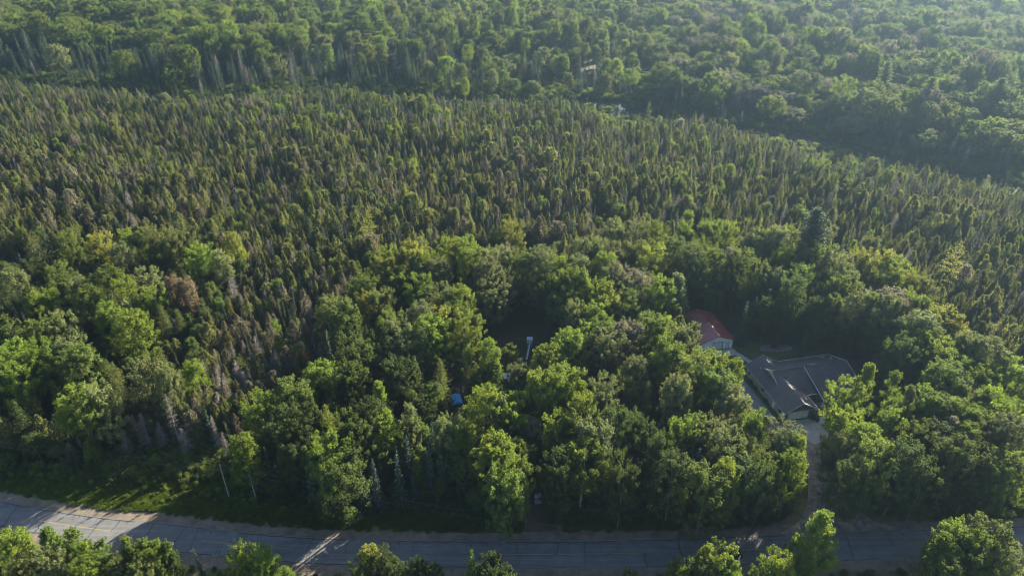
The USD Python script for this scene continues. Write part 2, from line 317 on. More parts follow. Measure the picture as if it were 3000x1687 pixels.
def ribbon(pts, w): return LineString(smooth_line(pts, 8)).buffer(w / 2, cap_style=2)
walk = ribbon([hw(8.3, -2.7), hw(9.9, -1.4), hw(11, -.1), hw(12.6, .5), hw(14.6, .6), hw(15, 1.6)], 1.5)
tag(usdkit.mesh(stage, '/World/front_walk', slab(walk.difference(pad.buffer(.03)), 0, .062), MAT['concrete']), kind='structure')
BO = np.array([53.5, 164.1])
def bw(x, y): return tuple(BO + x * EX + y * EY)
path = ribbon([bw(9.6, -2.3), bw(10.6, -4), bw(11.6, -6.4), bw(13.2, -8.4), bw(15.6, -9.2), bw(18.5, -9.0)], 1.5)
apron2 = Polygon([bw(3, -.15), bw(10.3, -.15), bw(10.4, -2.6), bw(9, -3.4), bw(3.2, -3.2)])
tag(usdkit.mesh(stage, '/World/garden_path', slab(path.difference(apron2.buffer(.03)), 0, .06), MAT['concrete']), kind='structure')
tag(usdkit.mesh(stage, '/World/garage_apron', slab(apron2, 0, .055), MAT['concrete']), kind='structure')
side_drive = Polygon([hw(-5.6, 20), hw(-1.4, 18), hw(-1.1, 10), hw(-1.0, .5), hw(.6, -.6), hw(1.0, -5), hw(3, -8.6), hw(-1, -8.8), hw(-5, -2), hw(-6.2, 8)])
tag(usdkit.mesh(stage, '/World/side_drive', sheet(side_drive.difference(pad.buffer(.02)), .012), MAT['asphalt_drive']), kind='structure')
bed = Polygon([hw(9.2, .6), hw(9.4, 5.2), hw(12.0, 2.4), hw(19, 2.1), hw(19, 1.2), hw(14.2, 1.5), hw(12.2, 1.5), hw(10.4, .6), hw(9, -1.1), hw(8.3, -.4)])
tag(usdkit.mesh(stage, '/World/mulch_bed', sheet(bed, .03), MAT['mulch']), kind='structure')
river_pts = [(-520, 478), (-438, 466), (-300, 441), (-234, 425), (-181, 405), (-157, 404), (-117, 419), (-64, 416), (-23, 408), (22, 404), (50, 403.5), (66, 388), (84, 376), (110, 362), (140, 346), (158, 332), (182, 308), (206, 286), (228, 268), (260, 240), (320, 205)]
river_line = LineString(smooth_line(river_pts, 10))
river_poly = river_line.buffer(4.2, cap_style=2)
pond = Polygon([atd(1535, 296), atd(1552, 284), atd(1580, 279), atd(1622, 280), atd(1634, 292), atd(1600, 297)]).buffer(2.5)
river_poly = river_poly.union(pond).union(Point(144, 345).buffer(9)).union(Point(55, 402).buffer(8)).union(Point(163, 330).buffer(6))
tag(usdkit.mesh(stage, '/World/river', sheet(river_poly, .01), MAT['water']), kind='structure')

# ------------------------------------------------------------------ trees: shapes
def leaves(c, ax, nrm, L, W):               # rhombus leaf sprays: centres, long axis, normal
    ax = ax / (np.linalg.norm(ax, axis=1, keepdims=True) + 1e-9)
    sd = np.cross(nrm, ax); sd /= np.linalg.norm(sd, axis=1, keepdims=True) + 1e-9
    L, W = np.broadcast_to(L, len(c))[:, None], np.broadcast_to(W, len(c))[:, None]
    V = np.stack([c - ax * L / 2, c + sd * W / 2, c + ax * L / 2, c - sd * W / 2], 1).reshape(-1, 3)
    o = np.arange(len(c))[:, None] * 4
    return V, np.concatenate([o + [0, 1, 2], o + [0, 2, 3]], 1).reshape(-1, 3)
def unit(r, n):
    v = r.normal(size=(n, 3)); return v / np.linalg.norm(v, axis=1, keepdims=True)

def broadleaf(seed, h, rad, base, prof, lobes=1, coh=.5, nl=7800, spike=1.0, bare=0.0, trunk_r=.2, size=.29):
    r = np.random.default_rng(seed)
    stems, tips, dirs = [], [], []
    lean = r.normal(0, .02, 2)
    tl = [(0, 0, 0), (lean[0] * h * .3, lean[1] * h * .3, h * .35), (lean[0] * h * .8, lean[1] * h * .8, h * .68), (lean[0] * h, lean[1] * h, h * .93)]
    stems.append(tube(tl, [trunk_r, trunk_r * .72, trunk_r * .4, .03], 6))
    lob = [(0, 0, 1.0)] if lobes == 1 else [(rad * .42 * math.cos(a), rad * .42 * math.sin(a), r.uniform(.82, 1.0)) for a in r.uniform(0, .8) + 2 * math.pi * np.arange(lobes) / lobes] + [(0, 0, 1.0)]
    nlimb = 17 if lobes == 1 else 22
    for k in range(nlimb):
        lx, ly, lh = lob[k % len(lob)]
        t = r.uniform(.05, .96) ** .8; z = h * (base + (1 - base) * t * lh)
        R = rad * (1 if lobes == 1 else .72) * prof(t) * r.uniform(.72, 1.12)
        a = k * 2.4 + r.uniform(-.5, .5)
        e = np.array([lx + R * math.cos(a), ly + R * math.sin(a), z])
        s = np.array([lx * .3, ly * .3, max(h * base * .75, z - R * .95 - .6)])
        m = s * .45 + e * .55 + [0, 0, -.25 + .3 * r.random()]
        stems.append(tube([s, m, e], [trunk_r * .34, trunk_r * .2, .02], 4))
        for q in range(11):
            f = r.uniform(.45, 1.0); p = (s * (1 - f) ** 2 + 2 * m * f * (1 - f) + e * f * f) + r.normal(0, .55, 3) * (.5 + R * .14)
            tips.append(p); dirs.append((e - s) / np.linalg.norm(e - s) * .7 + [0, 0, .7])
    nshell = 150                              # fill the outer shell of the crown
    for k in range(nshell):
        lx, ly, lh = lob[k % len(lob)]
        t = r.uniform(0, 1) ** .85; R = rad * (1 if lobes == 1 else .74) * prof(t) * math.sqrt(r.uniform(.45, 1.0)) * r.uniform(.85, 1.08); a = r.uniform(0, 2 * math.pi)
        tips.append(np.array([lx + R * math.cos(a), ly + R * math.sin(a), h * (base + (1 - base) * min(t * lh, .985))])); dirs.append(np.array([math.cos(a) * .5, math.sin(a) * .5, .85]))
    tips, dirs = np.array(tips), np.array(dirs)
    keep = meshkit.noise(tips * .38 + seed * 7.1, seed) > bare
    tips, dirs = tips[keep], dirs[keep]
    dirs /= np.linalg.norm(dirs, axis=1, keepdims=True)
    n = int(nl * 1.9); i = r.integers(0, len(tips), n); s = r.random(n)
    ln = (1.5 * spike * r.uniform(.6, 1.2, len(tips)))[i]
    out = unit(r, n); rr = (.78 * (1 - .7 * s) + .08) * np.sqrt(r.random(n)) * (.85 + .3 * (i % 5) / 4)
    c = tips[i] + dirs[i] * ((s - .45) * ln)[:, None] + out * rr[:, None] * [1, 1, .8]
    c[:, 2] = np.clip(c[:, 2], .5, h)
    ctr = np.array([0, 0, h * (base + .42 * (1 - base))]); co = (tips[i] - ctr) / [rad, rad, h * .4]
    nrm = unit(r, n) * .5 + out * .55 + co * coh + [0, 0, .35]; ax = unit(r, n) + dirs[i] * .4
    sz = r.uniform(.7, 1.3, n) * size
    return cat_(stems), leaves(c, ax, nrm, sz * 1.25, sz * .8)

def conifer(seed, h, rad, base=.06, levels=34, per=7, droop=-.25, power=.85, size=.34, dens=5, club=0.0, ragged=.25, flat=False, trunk_r=.11, up=0.0):
    r = np.random.default_rng(seed); C, A, N, S, stems = [], [], [], [], []
    bend = r.normal(0, .012, 2)
    stems.append(tube([(0, 0, 0), (bend[0] * h * .5, bend[1] * h * .5, h * .5), (bend[0] * h, bend[1] * h, h * .99)], [trunk_r, trunk_r * .6, .015], 5))
    for L in range(levels):
        t = (L + r.random()) / levels; z = h * (base + (1 - base) * t)
        env = rad * (1 - t) ** power * (1 + club * math.exp(-((t - .9) / .07) ** 2)) + .07
        for k in range(per):
            if r.random() < ragged * .5: continue
            R = env * r.uniform(1 - ragged, 1 + ragged * .5); a = r.uniform(0, 2 * math.pi)
            d = np.array([math.cos(a), math.sin(a), 0.0])
            nn = max(2, int(dens * (R / rad + .35)))
            s = (np.arange(nn) + r.random(nn)) / nn
            p = d * (R * s)[:, None] + np.array([bend[0] * z, bend[1] * z, z]) + np.column_stack([np.zeros(nn), np.zeros(nn), (droop * s + up * s * s) * R]) + r.normal(0, .07 * rad, (nn, 3)) * [1, 1, .5]
            C.append(p); A.append(np.tile(d + [0, 0, droop + 2 * up * .5], (nn, 1)) + r.normal(0, .45, (nn, 3)))
            N.append(np.tile([0, 0, 1.0], (nn, 1)) + r.normal(0, .65 if flat else .6, (nn, 3)) + d * .3); S.append(np.full(nn, size) * r.uniform(.75, 1.3, nn) * (.55 + .45 * (1 - t)))
            if flat and R > 1.2: stems.append(tube([(bend[0] * z, bend[1] * z, z), tuple(d * R * .85 + [bend[0] * z, bend[1] * z, z + droop * R * .8])], [.05, .015], 3))
    C, A, N, S = np.vstack(C), np.vstack(A), np.vstack(N), np.concatenate(S)
    return cat_(stems), leaves(C, A, N, S * 1.5, S * .8)

def cedar(seed, h, rad, n=1500, base=.05, blunt=.55):     # dense column of upright sprays, blunt top
    r = np.random.default_rng(seed)
    t = r.random(n) ** .9; z = h * (base + (1 - base) * t)
    lump = .75 + .5 * meshkit.noise(np.column_stack([np.cos(r.uniform(0, 6.3, n)), z * .5, z * .3 + seed]), seed)
    env = rad * np.minimum(1, (1 - t) * 2.1 + .06) ** blunt * (0.65 + .35 * np.minimum(1, t * 4)) * lump
    a = r.uniform(0, 2 * math.pi, n); lob = 1 + .25 * np.sin(3 * a + seed + z * .4) + .2 * np.sin(5 * a + z * 1.3) + .15 * np.sin(2 * a - z * 2.1)
    R = env * lob * (r.uniform(.25, 1, n) ** .5) * (1 + .35 * (r.random(n) < .12))
    d = np.column_stack([np.cos(a), np.sin(a), np.zeros(n)])
    c = d * R[:, None]; c[:, 2] = z
    stems = [tube([(0, 0, 0), (r.normal(0, .1), r.normal(0, .1), h * .6), (0, 0, h * .97)], [.13, .07, .012], 5)]
    sz = r.uniform(.6, 1.3, n) * .32
    return cat_(stems), leaves(c, d * .35 + [0, 0, .8] + r.normal(0, .4, (n, 3)), d * .9 + r.normal(0, .55, (n, 3)) + [0, 0, .35], sz * 1.7, sz * .8)

def snag(seed, h, rad, n=330):               # dead conifer: grey trunk and fine bare branches
    r = np.random.default_rng(seed)
    b = r.normal(0, .02, 2); stems = [tube([(0, 0, 0), (b[0] * h * .5, b[1] * h * .5, h * .5), (b[0] * h, b[1] * h, h)], [.13, .08, .015], 5)]
    C, A, N, S, W = [], [], [], [], []
    for k in range(n):
        t = r.uniform(.12, .99); z = h * t; a = r.uniform(0, 6.283); d = np.array([math.cos(a), math.sin(a), r.uniform(-.5, .25)])
        L = rad * (1 - t) ** .7 * r.uniform(.5, 1.15) + .15; o = np.array([b[0] * z, b[1] * z, z])
        C.append(o + d * L / 2); A.append(d); N.append(r.normal(size=3)); S.append(L); W.append(.06)
        for q in range(4):
            f = r.uniform(.3, 1); d2 = d * .5 + r.normal(0, .7, 3); l2 = L * r.uniform(.2, .45)
            C.append(o + d * L * f + d2 * l2 / 2); A.append(d2); N.append(r.normal(size=3)); S.append(l2 * 1.3); W.append(.05)
    return cat_(stems), leaves(np.array(C), np.array(A), np.array(N), np.array(S), np.array(W))

def bush(seed, h, rad, n=900):
    r = np.random.default_rng(seed); k = 16
    cl = unit(r, k) * [rad * .6, rad * .6, h * .3] + [0, 0, h * .5]; cl[:, 2] = np.abs(cl[:, 2])
    i = r.integers(0, k, n); out = unit(r, n); c = cl[i] + out * (r.random(n) ** .5)[:, None] * [rad * .5, rad * .5, h * .34]; c[:, 2] = np.clip(c[:, 2], .05, h)
    sz = r.uniform(.7, 1.3, n) * .3
    st = [tube([(0, 0, 0), tuple(x * .7)], [.04, .015], 3) for x in cl[:6]]
    return cat_(st), leaves(c, unit(r, n) + [0, 0, .4], unit(r, n) * .8 + out * .5 + [0, 0, .5], sz * 1.3, sz * .8)

dome_p = lambda t: max(0.0, 1 - abs((t - .42) / .60) ** 2.3) ** .5
oval_p = lambda t: max(0.0, 1 - abs((t - .40) / .64) ** 2.0) ** .55
cone_p = lambda t: (1 - t) ** .72 * min(1, .55 + 3 * t) + .04
flat_p = lambda t: max(0.0, 1 - abs((t - .58) / .60) ** 2.6) ** .5
SHAPES = {  # name: (builder result, bark, nominal height, nominal radius)
    'maple_a': (broadleaf(1, 20, 4.6, .22, dome_p), 'bark', 20, 4.6), 'maple_b': (broadleaf(2, 20, 5.4, .25, dome_p, lobes=3, nl=9500, bare=.22), 'bark', 20, 5.4),
    'maple_c': (broadleaf(3, 20, 4.9, .20, flat_p, lobes=2, nl=8600, bare=.25), 'bark', 20, 4.9), 'maple_d': (broadleaf(4, 20, 4.3, .18, oval_p, bare=.2), 'bark', 20, 4.3),
    'maple_e': (broadleaf(5, 20, 5.0, .28, dome_p, lobes=4, nl=9000, bare=.3), 'bark', 20, 5.0),
    'spire_c': (broadleaf(34, 20, 6.6, .06, lambda t: (1 - t) ** .9 + .03, nl=8800, spike=1.5, bare=.36), 'bark', 20, 6.6), 'aspen_a': (broadleaf(6, 20, 3.0, .34, oval_p, nl=5200, spike=.9, trunk_r=.15), 'bark_pale', 20, 3.0), 'aspen_b': (broadleaf(7, 20, 2.7, .28, oval_p, nl=4600, bare=.24, spike=.8, trunk_r=.14), 'bark_pale', 20, 2.7),
    'spire_a': (broadleaf(8, 20, 4.6, .10, cone_p, nl=8800, spike=1.35, bare=.22), 'bark', 20, 4.6), 'spire_b': (broadleaf(9, 20, 3.7, .12, cone_p, nl=6800, spike=1.2, bare=.2), 'bark', 20, 3.7),
    'birch_a': (broadleaf(10, 20, 3.6, .46, dome_p, nl=5200, bare=.22, trunk_r=.17), 'bark_pale', 20, 3.6),
    'dome_a': (broadleaf(31, 20, 6.0, .30, dome_p, nl=8500, size=.40, coh=1.1, spike=1.1), 'bark', 20, 6.0), 'dome_b': (broadleaf(32, 20, 6.4, .34, oval_p, nl=8500, size=.40, coh=1.1, spike=1.2, bare=.15), 'bark', 20, 6.4), 'dome_c': (broadleaf(33, 20, 5.6, .28, dome_p, lobes=3, nl=9000, size=.38, coh=.9, bare=.2), 'bark', 20, 5.6),
    'cedar_a': (cedar(11, 12, 1.75, 1900, blunt=.68), 'bark', 12, 1.75), 'cedar_b': (cedar(12, 12, 1.45, 1500, blunt=.85), 'bark', 12, 1.45), 'cedar_c': (cedar(13, 12, 2.1, 2500, blunt=.62), 'bark', 12, 2.1), 'cedar_d': (cedar(14, 12, 1.4, 1000, .15, 1.1), 'bark_grey', 12, 1.4), 'cedar_e': (cedar(44, 12, 1.15, 1000, .1, 1.2), 'bark_grey', 12, 1.15), 'cedar_f': (cedar(45, 10, 2.2, 2200, blunt=.46), 'bark', 10, 2.2), 'cedar_g': (cedar(46, 10, 1.9, 1900, blunt=.5), 'bark', 10, 1.9),
    'spruce_a': (conifer(15, 14, 1.35, power=.8, club=.5), 'bark', 14, 1.35), 'spruce_b': (conifer(16, 14, 1.1, levels=32, power=.9, club=.9, ragged=.4), 'bark', 14, 1.1), 'spruce_c': (conifer(17, 14, 1.9, levels=36, per=8, power=1.0, dens=6), 'bark', 14, 1.9),
    'bigcedar_a': (conifer(18, 18, 3.7, levels=52, per=13, power=.62, dens=8, size=.42, ragged=.35, droop=-.12, up=.12), 'bark', 18, 3.7), 'bigcedar_b': (conifer(19, 18, 3.1, levels=48, per=11, power=.7, dens=8, size=.4, ragged=.4, droop=-.15, up=.1), 'bark', 18, 3.1),
    'pine_a': (conifer(20, 25, 5.2, base=.25, levels=26, per=6, power=.55, dens=15, size=.5, ragged=.55, droop=-.02, up=.16, flat=.6, trunk_r=.24), 'bark', 25, 5.2), 'pine_b': (conifer(21, 25, 4.2, base=.3, levels=20, per=5, power=.45, dens=14, size=.5, ragged=.65, droop=0, up=.14, flat=.6, trunk_r=.22), 'bark', 25, 4.2),
    'pine_c': (conifer(35, 26, 5.6, base=.18, levels=46, per=12, power=.42, dens=19, size=.78, ragged=.45, droop=-.03, up=.12, trunk_r=.26), 'bark', 26, 5.6),
    'larch_a': (conifer(22, 12, 1.7, levels=30, per=7, power=.75, dens=6, size=.26, ragged=.5, droop=.0), 'bark_grey', 12, 1.7),
    'snag_a': (snag(23, 11, 1.7), 'bark_grey', 11, 1.7), 'snag_b': (snag(24, 11, 1.2, 220), 'bark_grey', 11, 1.2), 'snag_c': (snag(25, 11, 2.3, 420), 'bark_grey', 11, 2.3),
    'bush_a': (bush(26, 3.2, 1.9), 'bark', 3.2, 1.9), 'bush_b': (bush(27, 4.2, 1.7, 1000), 'bark', 4.2, 1.7), 'bush_c': (bush(28, 2.0, 1.5, 600), 'bark', 2.0, 1.5),
}
TONE = {'B': 'leaf_bright', 'G': 'leaf_green', 'D': 'leaf_dark', 'S': 'leaf_silver', 'Y': 'leaf_golden', 'O': 'leaf_olive', 'R': 'leaf_rust', 'N': 'leaf_orange', 'K': 'leaf_pinkgrey',
        'c': 'needle_cedar', 'g': 'needle_greyed', 's': 'needle_spruce', 'b': 'needle_blue', 'p': 'needle_pine', 'd': 'twig_dead'}
stage.CreateClassPrim('/World/tree_kinds')
for nm, (shape, bark, h0, r0) in SHAPES.items():
    p = f'/World/tree_kinds/{nm}'
    UsdGeom.Xform.Define(stage, p)
    usdkit.mesh(stage, p + '/trunk', shape[0], MAT[bark], True)
    usdkit.mesh(stage, p + '/crown', shape[1])
made = set()
def kind_path(shape, tone):
    p = f'/World/tree_kinds/{shape}_{TONE[tone]}'
    if p not in made:
        made.add(p); x = UsdGeom.Xform.Define(stage, p)
        x.GetPrim().GetReferences().AddInternalReference(f'/World/tree_kinds/{shape}')
        c = stage.OverridePrim(p + '/crown'); UsdShade.MaterialBindingAPI.Apply(c).Bind(MAT[TONE[tone]])
    return p
def plant(name, label, cat, shape, tone, x, y, h, w=None, rz=0.0, group=None, tilt=None):
    s = SHAPES[shape]; sz = h / s[2]; sx = sz if w is None else w / s[3]
    t = UsdGeom.Xform.Define(stage, numbered('/World', name))
    t.AddTranslateOp().Set((float(x), float(y), 0.0)); t.AddRotateZOp().Set(float(rz))
    if tilt: t.AddRotateXOp().Set(float(tilt))
    t.AddScaleOp().Set(Gf.Vec3f(sx, sx, sz))
    t.GetPrim().GetReferences().AddInternalReference(kind_path(shape, tone)); t.GetPrim().SetInstanceable(True)
    tag(t, label, cat, group)
trnd = random.Random(77)
def forest(name, items, label, cat):          # items: (shape, tone, x, y, h, w, rz) -> one PointInstancer
    if not items: return
    pi = UsdGeom.PointInstancer.Define(stage, numbered('/World', name)); base = str(pi.GetPath())
    protos, idx, pos, ori, sc = {}, [], [], [], []
    for shape, tone, x, y, h, w, rz in items:
        k = (shape, tone)
        if k not in protos:
            q = f'{base}/kinds/{shape}_{TONE[tone]}'; UsdGeom.Xform.Define(stage, q).GetPrim().GetReferences().AddInternalReference(kind_path(shape, tone)); protos[k] = (len(protos), q)
        idx.append(protos[k][0]); pos.append((x, y, 0)); s = SHAPES[shape]; sz = h / s[2]; sx = w / s[3] if w else sz
        sc.append((sx, sx, sz)); a = math.radians(rz) / 2; tl = trnd.gauss(0, .05 if shape[:4] == 'snag' else .022); ori.append(Gf.Quath(math.cos(a) * math.cos(tl), math.cos(a) * math.sin(tl), math.sin(a) * math.sin(tl), math.sin(a) * math.cos(tl)))
    pi.CreatePrototypesRel().SetTargets([Sdf.Path(q) for _, q in protos.values()])
    pi.CreateProtoIndicesAttr(idx); pi.CreatePositionsAttr(Vt.Vec3fArray.FromNumpy(np.array(pos, np.float32))); pi.CreateOrientationsAttr(ori); pi.CreateScalesAttr(Vt.Vec3fArray.FromNumpy(np.array(sc, np.float32)))
    tag(pi, label, cat, kind='stuff')
# ------------------------------------------------------------------ trees: where they stand
# each entry: picture column and row of the tree's top (2576 wide), tone, habit, [crown radius], [height]; turned into ground positions below
LISTED = '''
77,581 O P;166,581 G m;239,589 Y m;320,581 B m 5.2;300,616 S m;370,573 O m;416,581 O m;458,573 O m;497,612 B m 5.6;578,589 Y m 3.6;551,631 S a;23,681 S m;
135,666 G m;96,724 B m;193,689 S m;266,674 G m;216,724 G m;304,700 B m;366,681 S m;428,697 R a;462,702 R a;297,735 S m;372,724 B m;339,743 O C;424,724 O C;401,770 O C;
443,778 O C;505,750 O C;266,766 B m;139,785 S m;8,789 G P;50,827 G m;92,804 G m;158,839 S m;324,789 B m;300,812 O C 4.6;397,874 O C 2.6;30,862 B m;89,862 B m;185,878 G m 5.6;
19,895 B m;262,905 O C;281,912 O C;354,905 S m;478,905 B a;408,924 S m 3;227,962 S m;181,982 B r 4.6;277,943 O C;308,974 O C 2.8 12;358,943 O C 2.8 12;451,939 O C 2.6 12;447,982 O C 2.4 10;
485,1051 O C 2.0 9;558,1020 O C 2.2 9;397,1063 d D 2 8;455,1078 d D 2 8;300,1074 d D 1.8 9;512,905 d d;540,930 d d;350,1040 d D;590,905 d D 2.2;560,960 d d;490,1000 d D;420,1020 O C 2.2 9;520,1000 O C 2.2 9;130,960 D C;380,1000 d d;440,985 d D;500,965 d d;545,985 d D;350,985 d d;470,1030 d D 2 8;530,1045 d d;330,1045 d D 1.8 8;560,1085 d d 1.4 9;610,935 d D;650,900 d d;690,880 d D;580,860 d d;640,845 d D;60,985 D C;30,1010 D C;
759,882 N a 2 10;801,916 B m 5;655,989 B m;732,959 G m;820,1020 Y C 3;880,916 G m;868,1047 G m;954,1041 B a 3.6;951,964 B i 3.2;909,866 G m;963,800 B a 2.6;1013,836 S m;1028,1020 S i 3.4;
1065,830 D C 4.4 20;1106,906 O C 2.8;1155,869 G m 3.8 11;1232,857 B a;1217,916 B m 3.2 13;1223,982 B m;1126,1041 S m 3.8;1152,1074 B i;1182,1071 B i;1247,1103 B m;1268,1115 B i 4;1259,1000 S i;
1084,1059 b s;1022,1100 b s;1078,1115 b s;1102,1106 b s;936,1157 b s;998,1145 b s;1038,1192 b s 1.4 8;897,1053 D m;823,1103 B m;734,1088 O c 2;749,1118 d D 3;604,1100 B a;613,1112 s s;666,1124 s s;
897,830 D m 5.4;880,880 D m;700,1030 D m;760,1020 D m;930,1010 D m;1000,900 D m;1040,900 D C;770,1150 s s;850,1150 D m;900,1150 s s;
925,522 Y P 3 22;979,622 B m;1031,615 Y m;1057,596 O C;1119,596 B m;1145,603 Y m;1171,598 B m;967,648 Y m;993,669 B m 5;1060,641 B m;1076,652 S m;1100,655 S m 5;1190,629 B m;1237,626 S m;
1273,615 K m 3.4;1282,555 Y m 4.8;1252,579 D m 3.6;1261,681 S m 5.6;1235,700 S m;1228,657 S m;1306,629 G m;1361,622 S m;1335,657 Y m;1055,693 B m 5;1114,719 S m;1157,724 B m 4.6;953,724 O m;
915,731 Y m 3.6;901,754 O C 2.6;943,679 O C 2.4;917,683 G m;832,750 O m;862,770 G m;1057,766 S m;1000,799 S m;1116,776 Y m 5;1081,804 B m 5.6;986,776 G m;1140,762 G m;1165,790 B m;
1551,551 S m;1598,558 S m 5;1655,555 B m;1734,532 B i 4.6 21;1790,551 B m;1831,555 B m;1463,603 S m;1501,597 S m;1489,615 B m;1537,607 S m;1662,588 B m;1606,603 O m;1643,619 B m 5.4;1705,603 G m 5.4;
1762,607 G m;1798,622 G m;1395,617 O C 2.4;1421,626 O C 2.2;1357,640 S m;1416,645 B m 4.8;1525,641 B m;1459,648 S m;1537,667 S m;1568,664 K m;1617,679 K m 4.6;1707,690 S i 4.6;1658,695 B m 5.2;
1570,690 S m;1508,700 B m;1534,724 Y m 5;1418,681 B m;1452,679 B m 5;1425,728 G m 5.6;1447,757 S m 3.4;1501,752 B m 5;1575,724 G m 5.2;1843,624 K a 2.6;1869,629 G m;1516,804 B m 5.2;1471,811 B m;
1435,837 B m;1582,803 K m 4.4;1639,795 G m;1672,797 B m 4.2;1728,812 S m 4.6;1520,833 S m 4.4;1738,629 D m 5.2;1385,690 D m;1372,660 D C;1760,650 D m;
1381,875 B m 5;1497,869 O C 3;1524,833 S m;1550,887 O C 2.4;1601,902 S m 3.6;1687,857 B m 4.8;1795,886 B m 5.4;1749,896 G m;1853,907 B a 2.4;1283,872 G m 2.8 11;1304,910 S m 3.2 12;1364,940 B m 5;1399,934 B m;
1429,925 B m 4.6;1524,952 S m 4.2;1598,958 O C 2.2;1630,964 O C 2.2;1710,949 S m 4;1690,1005 Y c 1.7;1470,996 B m 3.8;1515,993 S i 3;1461,1029 G m;1275,999 B m 5;1337,1056 K m 3 12;1399,1047 B m 4;
1497,1062 S m 5;1527,1073 S i;1470,1118 B r 4.8;1707,1059 B i 3.4;1743,1047 B m 5;1793,1047 S m 5;1853,982 S m 4.6;1808,934 G m 5.6;1835,1082 S m 4.6;1906,1029 B m 3.2;1958,1062 S m 5.4;1988,1094 S m 3.4;
2016,1100 B a 1.6;2002,1142 B m 3.4;1830,1163 B m 3.2;1784,1180 G m;1645,1115 b s;1630,1148 b s;1761,1130 b s;1802,1124 b s;1829,1124 b s;1657,1062 d d;1562,1136 D m 3.4;1571,1165 D m 3.4;
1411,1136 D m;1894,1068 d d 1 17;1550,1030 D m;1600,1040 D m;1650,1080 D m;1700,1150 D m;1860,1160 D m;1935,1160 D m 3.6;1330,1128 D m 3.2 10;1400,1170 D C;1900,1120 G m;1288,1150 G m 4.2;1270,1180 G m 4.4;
2189,920 B i 3.8 21;2255,938 B i 3.6 20;2141,969 B m 5.2;2138,1030 B m 3.8;2296,973 S i 2.6;2338,982 B m 4.6;2246,1014 B m 4.8;2130,1095 S m 3.4;2324,1060 G m;2325,833 B m 4.8;2377,868 B m 5;2412,894 B m;
2394,920 G m 5.6;2482,916 B m 4.8;2556,907 B m;2499,859 S m;2447,842 S m;2368,995 G m;2434,1016 B m;2469,1030 B m;2447,1073 B a 3.2;2403,1052 K i 2.6;2517,1047 S m 5;2560,1060 S m;2556,1012 B m;
2368,1078 D m 5.4;2185,1080 B m 5;2215,1120 G m 5;2290,1120 D m 5;2420,1110 D m;2480,1130 D m;2550,1140 G m;2155,1165 D m 4;2340,1160 D m;2450,970 G m;2520,980 B m;
1930,572 B m;1963,575 S m;1984,567 B m;2063,529 s Q 6.4 27;1908,583 S m;1979,619 B m 4.6;1952,668 S m 4.6;2093,610 G m;2107,635 S m;2134,668 S m 4.6;2137,692 G m 5;2197,597 S m 3.6;2183,624 Y m 5;
2238,630 Y m;2262,654 B m;2252,673 B m 5.6;2298,679 Y m;2331,692 O m;2216,728 K m;2252,730 K m 5.6;2292,728 B m;2309,755 S m;2325,788 S m 5.4;2366,763 Y m 5;2402,793 Y m 5;2347,828 B m 5.4;
2394,868 B m 5;2434,842 G m;2470,850 G a;2421,610 Y P 3.9 22;2053,768 G m 3.4 12;2025,668 G m;2000,700 D m;2085,728 S m 3.2 13;1900,650 G m;2250,790 D m;2165,765 D m 4.2 16;2280,840 D m;2040,610 G m;2112,700 G r 3.2;1940,730 s s;1990,760 s s;1880,760 s s;2100,690 G m 3.4 15
'''
NEAR = '''
20,1338 B m 3.2 12;113,1330 G i 3 12;173,1332 G i 3.2 12;207,1366 B i 2.6 11;100,1388 S m 3.2 12;233,1372 G m 3 11;313,1352 G i 2.4 11;350,1368 G m 2.6 11;
383,1372 B m 3 11;413,1368 D i 2.4 11;487,1378 s s 1 10;597,1369 B m 3 12;627,1366 s s 1.2 12;653,1382 B m 3.2 12;290,1408 O m 2.2 10;40,1410 O m 3.4 12;200,1412 B m 3.2 11;340,1418 O m 3 11;
710,1436 B a 2 10;926,1376 Y a 2 12;952,1386 D m 2.6 12;900,1418 G m 2.6 11;985,1412 D m 2.6 11;1045,1408 D m 2.6 12;1089,1426 D m 2.2 11;1182,1380 G S 2.2 13;1239,1400 D m 3.2 13;1215,1426 D m 2.6 12;1270,1430 D m 2.4 11;
1585,1438 D m 2 10;1709,1420 B m 2.6 12;1730,1412 B m 2.4 12;1807,1378 B m 4 14;1775,1412 D m 3 13;1840,1418 B m 2.6 12;1861,1397 d d .9 13;1815,1404 s s .8 11;1930,1412 G m 2.6 13;1970,1399 B m 3.2 14;1900,1432 s s 1 10;
2077,1292 B j 6.6 18;2040,1370 B i 3 14;2433,1318 B m 4.6 17;2497,1320 G m 5.4 17;2384,1350 B i 4 16;2545,1372 S m 3.6 15;2460,1380 G m 4.6 15;2530,1420 B m 3.6 13;2390,1410 G m 3.6 14
'''
